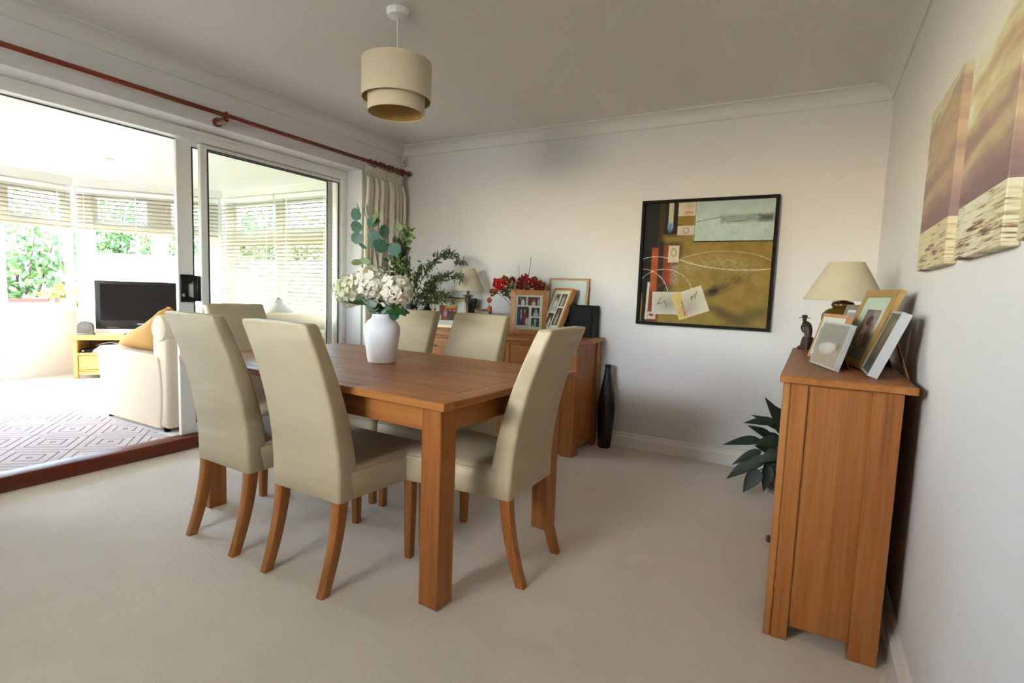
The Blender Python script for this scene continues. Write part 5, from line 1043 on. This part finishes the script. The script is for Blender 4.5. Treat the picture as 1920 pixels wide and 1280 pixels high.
# ------------------------------------------------------------------ conservatory furniture
sf = thing('sofa', 'cream upholstered sofa in the conservatory, its near arm toward the dining room', 'sofa', (0, 0, 0))
def arm(m, y0, y1, flip=1):
    rings = []
    for z, f in ((0.03, 0.0), (0.15, 0.012), (0.30, 0.015), (0.42, 0.035), (0.50, 0.055), (0.545, 0.055), (0.566, 0.040), (0.572, 0.02)):
        x0 = -1.60 - 0.10 * max(0, (z - 0.06) / 0.51) + (0.03 if z > 0.56 else 0); x1 = -0.735 - (0.02 if z > 0.56 else 0) + 0.04 * sin(pi * min(1, z / 0.57)) - 0.02
        ins = 0.02 if z > 0.56 else 0
        rings.append([(x, y, z) for x, y in rrect(x1 - x0, (y1 - y0) - 2 * ins * 0.5, 0.03, 3, (x0 + x1) / 2, (y0 + y1) / 2)])
    m.loft(rings)
for y0, y1 in ((-1.765, -1.545), (-0.14, 0.08)): part(sf, 'arm', 'sofa', lambda m: arm(m, y0, y1), ang=50)
part(sf, 'back_frame', 'sofa', lambda m: m.box(-0.86, -0.66, -1.755, 0.08, 0.03, 0.72, 0.03, 3), ang=60)
def roll(m):
    for r, y in ((0.0, 0),): pass
    P = [(0.0, -1.770), (0.085, -1.770), (0.095, -1.760), (0.095, 0.08), (0.085, 0.09), (0.0, 0.09)]
    m.loft([[(-0.735 + max(r, 0.001) * cos(2 * pi * i / 24), y, 0.775 + max(r, 0.001) * sin(2 * pi * i / 24)) for i in range(24)] for r, y in P], False, False)
br_ = part(sf, 'back_roll', 'sofa', roll, ang=50)
part(br_, 'piping', 'sofa', lambda m: m.torus((-0.735, -1.768, 0.775), 0.088, 0.005, 'y', 28, 6))
part(sf, 'seat_base', 'sofa', lambda m: m.box(-1.62, -0.86, -1.545, -0.14, 0.06, 0.32, 0.02, 2), ang=60)
def pillow(m, c, sx, sy, sz, n=10, k=0.35):
    V = {}
    for s in (-1, 1):
        for i in range(n + 1):
            for j in range(n + 1):
                u, v = 2 * i / n - 1, 2 * j / n - 1; h = ((1 - u ** 4) * (1 - v ** 4)) ** k
                edge = i in (0, n) or j in (0, n); key = (i, j, 0 if edge else s)
                if key not in V: V[key] = m.bm.verts.new((c[0] + u * sx / 2 * (1 - 0.06 * (1 - v * v) * 0), c[1] + s * h * sy / 2 * (not edge), c[2] + v * sz / 2))
    G = lambda i, j, s: V[(i, j, 0 if (i in (0, n) or j in (0, n)) else s)]
    for s in (-1, 1):
        for i in range(n):
            for j in range(n):
                try: m.bm.faces.new((G(i, j, s), G(i + 1, j, s), G(i + 1, j + 1, s), G(i, j + 1, s)))
                except ValueError: pass
for y0, y1 in ((-1.54, -0.845), (-0.84, -0.145)):
    part(sf, 'seat_cushion', 'sofa', lambda m: m.box(-1.64, -0.90, y0, y1, 0.32, 0.47, 0.05, 3), ang=70)
    part(sf, 'back_cushion', 'sofa', lambda m: m.box(-1.06, -0.80, y0, y1, 0.47, 0.80, 0.07, 4), ang=70)
for x, y in ((-1.56, -1.72), (-0.74, -1.72), (-1.56, 0.04), (-0.74, 0.04)): part(sf, 'foot', 'black_wood', lambda m: m.lathe([(0.02, 0), (0.024, 0.035)], 12, (x, y)))
t = thing('cushion', 'slumped tan cushion leaning on the sofa arm beside the television', 'cushion', (-1.05, -1.645, 0.575))
def slump(m):
    O = [(-0.50, 0.010), (-0.40, 0.085), (-0.24, 0.150), (-0.05, 0.215), (0.10, 0.285), (0.21, 0.345), (0.25, 0.34), (0.255, 0.25), (0.245, 0.13), (0.235, 0.03), (0.20, 0.0), (0.0, 0.0), (-0.25, 0.0), (-0.42, 0.0)]
    cx, cz = 0.03, 0.12
    m.loft([[(cx + (x - cx) * k, y, max(0.002, cz + (z - cz) * k)) for x, z in O] for y, k in ((-0.095, 0.30), (-0.085, 0.62), (-0.055, 0.86), (-0.015, 0.97), (0.0, 1.0), (0.015, 0.97), (0.05, 0.86), (0.085, 0.6), (0.095, 0.3))])
part(t, 'cover', 'tan', slump, ang=80)
part(t, 'piping', 'tan', lambda m: m.tube([(-0.50, 0, 0.010), (-0.40, 0, 0.085), (-0.24, 0, 0.150), (-0.05, 0, 0.215), (0.10, 0, 0.285), (0.21, 0, 0.345), (0.25, 0, 0.34)], 0.006, 6))
t = thing('cushion', 'grey cushion peeking over the sofa back seen through the glass door', 'cushion', (-1.16, -0.42, 0.72), rot=(RAD(4), RAD(38), RAD(74)))
part(t, 'cover', 'greycush', lambda m: pillow(m, (0, 0, 0), 0.40, 0.12, 0.40), ang=80)
rg = thing('rug', 'mauve beige rug with carved diamond pattern on the conservatory floor', 'rug', (-1.275, -2.75, 0))
part(rg, 'pile', 'rug', lambda m: m.box(-0.82, 0.82, -0.95, 0.955, 0.0, 0.014, 0.004))
# television corner: local x along the corner window, local +y towards the window
ang_tv = atan2(0.772, 0.636)
tu = thing('tv_unit', 'pale wooden television unit with open shelf in the conservatory corner', 'tv unit', (-3.655, -1.165, 0), ang_tv)
part(tu, 'top', 'pale_oak', lambda m: m.prism([(-0.03, 0.478), (-0.03, 0.462), (0.0, 0.432), (1.10, 0.432), (1.13, 0.462), (1.13, 0.478)], 'y', -0.02, 0.38), ang=20)
part(tu, 'upper_shelf', 'pale_oak', lambda m: m.box(-0.01, 1.11, -0.005, 0.37, 0.262, 0.287), smooth=False); part(tu, 'bottom_rail', 'pale_oak', lambda m: m.box(0.03, 1.07, 0.01, 0.03, 0.04, 0.075), smooth=False)
part(tu, 'lower_shelf', 'pale_oak', lambda m: m.box(0.03, 1.07, 0.02, 0.36, 0.075, 0.095), smooth=False)
for x in (0.0, 1.06):
    for y in (0.0, 0.33): part(tu, 'leg', 'pale_oak', lambda m: m.box(x, x + 0.04, y, y + 0.04, 0, 0.432, 0.003))
    part(tu, 'side_panel', 'pale_oak', lambda m: m.box(x + 0.012, x + 0.028, 0.04, 0.33, 0.07, 0.432), smooth=False)
part(tu, 'back_panel', 'board', lambda m: m.box(0.04, 1.06, 0.345, 0.355, 0.287, 0.432), smooth=False)
part(tu, 'drawer', 'pale_oak', lambda m: m.box(0.045, 1.055, 0.012, 0.030, 0.10, 0.255, 0.003))
tvd = Vector((cos(ang_tv), sin(ang_tv))); tvn = Vector((-sin(ang_tv), cos(ang_tv)))
def TVP(x, y, z): p = Vector((-3.655, -1.165)) + tvd * x + tvn * y; return (p.x, p.y, z)
tv = thing('television', 'black flat screen television on the pale unit', 'television', TVP(0.16, 0.18, 0.478), ang_tv)
part(tv, 'stand', 'tv_frame', lambda m: (m.lathe([(0.16, 0), (0.15, 0.012), (0.05, 0.016)], 24, (0.42, 0.02)), m.box(0.37, 0.47, 0.015, 0.045, 0.012, 0.08, 0.004)))
part(tv, 'casing', 'tv_frame', lambda m: m.box(0, 0.86, 0.0, 0.07, 0.062, 0.612, 0.008, 2)); part(tv, 'screen', 'screen', lambda m: m.box(0.052, 0.808, -0.003, 0.004, 0.165, 0.575), smooth=False)
part(tv, 'trim_strip', 'chrome', lambda m: (m.box(0.40, 0.47, -0.002, 0.002, 0.118, 0.127),), smooth=False)
part(tv, 'button_label', 'pewter', lambda m: (m.box(0.11, 0.22, -0.0015, 0.002, 0.074, 0.080), m.box(0.05, 0.095, -0.0015, 0.002, 0.586, 0.591)), smooth=False)
ck = thing('mantel_clock', 'small grey arched clock at the left end of the TV unit', 'clock', TVP(0.085, 0.12, 0.478), ang_tv)
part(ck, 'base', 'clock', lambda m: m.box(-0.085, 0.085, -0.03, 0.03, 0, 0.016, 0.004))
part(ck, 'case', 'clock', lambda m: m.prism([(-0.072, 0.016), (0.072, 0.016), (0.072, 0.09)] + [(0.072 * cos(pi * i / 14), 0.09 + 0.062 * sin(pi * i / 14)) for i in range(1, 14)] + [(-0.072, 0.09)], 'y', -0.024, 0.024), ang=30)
fcm = painter('clock_face_print', (0.085, 0.078, 0.072), [('ring', .5, .5, .46, .46, (0.05, 0.045, 0.04), dict(w=.012))] + [('rect', .5 + .36 * sin(k * pi / 6), .5 + .36 * cos(k * pi / 6), .008, .055, (0.02, 0.018, 0.018), dict(rot=-30 * k)) for k in range(12)] + [('rect', .5, .62, .012, .14, (0.02, 0.018, 0.018)), ('rect', .49, .66, .008, .18, (0.02, 0.018, 0.018), dict(rot=3)), ('ell', .5, .5, .03, .03, (0.1, 0.09, 0.09))])  # dial colours darkened in place of shade, since the sun reaches it
def disc_uv(m, c, r, y, n=24):
    m.uv = m.bm.loops.layers.uv.new('UVMap'); vs_ = [m.bm.verts.new((c[0] + r * cos(2 * pi * i / n), y, c[1] + r * sin(2 * pi * i / n))) for i in range(n)]
    f = m.bm.faces.new(vs_)
    for l, i in zip(f.loops, range(n)): l[m.uv].uv = (0.5 + 0.5 * cos(2 * pi * i / n), 0.5 + 0.5 * sin(2 * pi * i / n))
part(ck, 'dial', fcm, lambda m: disc_uv(m, (0, 0.090), 0.056, -0.0252), smooth=False)
t = thing('paper_pile', 'loose pile of white papers on the TV unit shelf', 'papers', TVP(0.33, 0.12, 0.287), ang_tv)
for k in range(5): part(t, 'sheet', 'paper', lambda m: m.box(-0.16 + 0.01 * k, 0.16 - 0.015 * k, -0.10, 0.12, 0.016 * k, 0.016 * k + 0.013, 0.004, mtx=Matrix.Rotation(RAD(7 * k - 12), 4, 'Z')))
part(t, 'curled_sheet', 'paper', lambda m: m.loft([[(-0.12 + 0.24 * s, y, 0.082 + 0.03 * sin(pi * s) ) for s in [i / 8 for i in range(9)]] + [(-0.12 + 0.24 * s, y, 0.080 + 0.03 * sin(pi * s)) for s in [i / 8 for i in range(8, -1, -1)]] for y in (-0.1, 0.1)]))
t = thing('set_top_box', 'small black box with a light on the TV unit shelf', 'device', TVP(0.105, 0.12, 0.287), ang_tv)
part(t, 'case', 'tv_frame', lambda m: m.box(-0.05, 0.055, -0.07, 0.08, 0, 0.035, 0.003)); part(t, 'indicator', 'chrome', lambda m: m.box(-0.038, -0.018, -0.0725, -0.069, 0.012, 0.022))
# radiator on the garden wall
rd = thing('radiator', 'white ribbed radiator under the garden window', 'radiator', (-4.06, -1.95, 0))
part(rd, 'panel', 'radiator', lambda m: m.box(0.03, 0.05, -0.55, 0.42, 0.14, 0.64, 0.006)); 
first = None
for k in range(26):
    y = -0.53 + k * 0.036
    if first is None: first = part(rd, 'rib', 'radiator', lambda m: m.box(0.05, 0.062, -0.012, 0.012, 0.17, 0.61, 0.005)); o = first
    else: o = first.copy(); COL.objects.link(o); o.parent = rd
    o.location = (0, y, 0)
part(rd, 'bracket', 'radiator', lambda m: (m.box(0.0, 0.03, -0.4, -0.36, 0.2, 0.6), m.box(0.0, 0.03, 0.26, 0.30, 0.2, 0.6)), smooth=False)

# ------------------------------------------------------------------ garden beyond the glass
struct('ground', 'lawn', lambda m: m.box(-24, 12, -16, 14, -0.16, -0.06), smooth=False)
fa = thing('garden_fence', 'pale sunlit board fence behind the conservatory', 'fence', (0, 0, -0.06))
FA, FB = Vector((-9.2, -0.2)), Vector((-2.0, 5.2)); fd = (FB - FA); fl = fd.length; fd /= fl
proto = None; nb = int(fl / 0.15)
for k in range(nb):
    p = FA + fd * (k * 0.15 + 0.075)
    if proto is None: proto = part(fa, 'fence_board', 'fence', lambda m: m.box(-0.070, 0.070, -0.01, 0.01, 0, 1.62, 0.003)); o = proto
    else: o = proto.copy(); COL.objects.link(o); o.parent = fa
    o.location = (p.x, p.y, 0); o.rotation_euler = (0, 0, atan2(fd.y, fd.x))
part(fa, 'fence_rail', 'fence', lambda m: [m.loft([[(q.x, q.y, z0), (q.x + 0.03, q.y + 0.02, z0), (q.x + 0.03, q.y + 0.02, z0 + 0.06), (q.x, q.y, z0 + 0.06)] for q in (FA + Vector((-0.03, 0.04)), FB + Vector((-0.03, 0.04)))]) for z0 in (0.3, 1.2)] and None, smooth=False)
sh = thing('garden_shed', 'pale rendered outbuilding with a sloping roof beyond the side window', 'shed', (-2.9, 2.4, -0.06))
part(sh, 'wall', 'fence', lambda m: m.prism([(-1.3, 0), (2.6, 0), (2.6, 2.9), (1.6, 2.9), (-1.3, 0.9)], 'y', 0, 0.85), smooth=False)
part(sh, 'roof', 'radiator', lambda m: m.prism([(-1.45, 0.86), (1.6, 2.96), (2.7, 2.96), (2.7, 3.04), (1.58, 3.04), (-1.5, 0.92)], 'y', -0.10, 0.95), smooth=False)
def bush(label, x, y, r, h, mt, n, seed, name='bush'):
    rnd = random.Random(seed); t = thing(name, label, 'bush', (x, y, -0.06), 0, 'garden bushes')
    part(t, 'stems', 'twig', lambda m: [m.tube([(0.05 * cos(a), 0.05 * sin(a), 0), (0.3 * r * cos(a), 0.3 * r * sin(a), h * 0.5), (0.5 * r * cos(a), 0.5 * r * sin(a), h * 0.85)], [0.03, 0.02, 0.008], 5) for a in (0.2, 1.5, 2.7, 4.0, 5.2)] and None)
    lobes = [(rnd.uniform(-.5, .5) * r, rnd.uniform(-.5, .5) * r, h * rnd.uniform(.3, .8), r * rnd.uniform(.4, .65)) for _ in range(9)]
    def fol(m):
        for i in range(n):
            lx, ly, lz, lr = rnd.choice(lobes); d = Vector((rnd.gauss(0, 1), rnd.gauss(0, 1), rnd.gauss(0, 1))).normalized()
            p = Vector((lx, ly, lz)) + Vector((d.x * lr, d.y * lr, d.z * lr * 0.8 * h / max(h, 2 * r) * 1.2)) * rnd.uniform(.6, 1.0); p.z = max(0.02, p.z)
            m.leaf(tuple(p), d + Vector((rnd.gauss(0, .7), rnd.gauss(0, .7), rnd.gauss(-.2, .7))), d + Vector((rnd.gauss(0, .4), rnd.gauss(0, .4), .5)), 0.11 * rnd.uniform(.7, 1.4), 0.07, 0.2, 'oval', 0.1, 2)
    part(t, 'foliage', mt, fol, ang=70, kind='stuff')
for i, a in enumerate([('leafy green garden bush left of the television window', -6.6, -0.7, 1.0, 2.1, 'bush1', 1500), ('olive garden bush at the left of the garden window', -7.4, -1.9, 1.1, 2.6, 'bush2', 1500), ('low yellow flowering bush under the garden window', -5.9, -1.5, 0.7, 1.2, 'bush3', 900), ('tall dark shrub behind the yellow bush', -8.6, -1.0, 1.2, 2.8, 'bush1', 1300), ('low yellow green bush beside the garden window post', -5.8, -0.4, 0.55, 1.05, 'bush3', 700),
        ('tree canopy above the pale fence behind the television', -7.6, 2.4, 1.3, 3.0, 'bush1', 1500), ('olive tree canopy above the pale fence right of the television', -6.0, 3.9, 1.2, 2.9, 'bush2', 1300), ('round shrub above the fence in the far corner window', -4.6, 4.9, 1.1, 2.8, 'bush1', 1300), ('leafy tree above the fence behind the left half of the television', -8.9, 1.45, 1.2, 3.3, 'bush1', 1800), ('leafy tree over the fence left of the blinds corner', -8.0, 2.2, 1.1, 3.2, 'bush2', 1500), ('dense tree crown beyond the lowered blinds of the far corner', -6.9, 3.3, 1.2, 3.3, 'bush1', 1700), ('small low plant below the corner window', -3.6, 1.4, 0.4, 0.85, 'bush1', 450), ('tall shrub beyond the blinds of the side window', -3.3, 5.8, 1.2, 3.0, 'bush3', 1000)]):
    bush(*a, 30 + i)
t = thing('garden_bench', 'red garden bench outside the garden window', 'bench', (-5.15, -1.10, -0.06), RAD(92))
for z in (0.44,):
    for k in range(3): part(t, 'seat_slat', 'bench', lambda m: m.box(-0.5, 0.5, -0.2 + 0.13 * k, -0.09 + 0.13 * k, z, z + 0.025))
for k in range(2): part(t, 'back_slat', 'bench', lambda m: m.box(-0.36, 0.36, 0.2, 0.225, 0.66 + 0.13 * k, 0.75 + 0.13 * k))
for x in (-0.45, 0.41): part(t, 'leg', 'bench', lambda m: (m.box(x, x + 0.05, -0.2, -0.15, 0, 0.44), m.box(x, x + 0.05, 0.16, 0.21, 0, 0.9)))
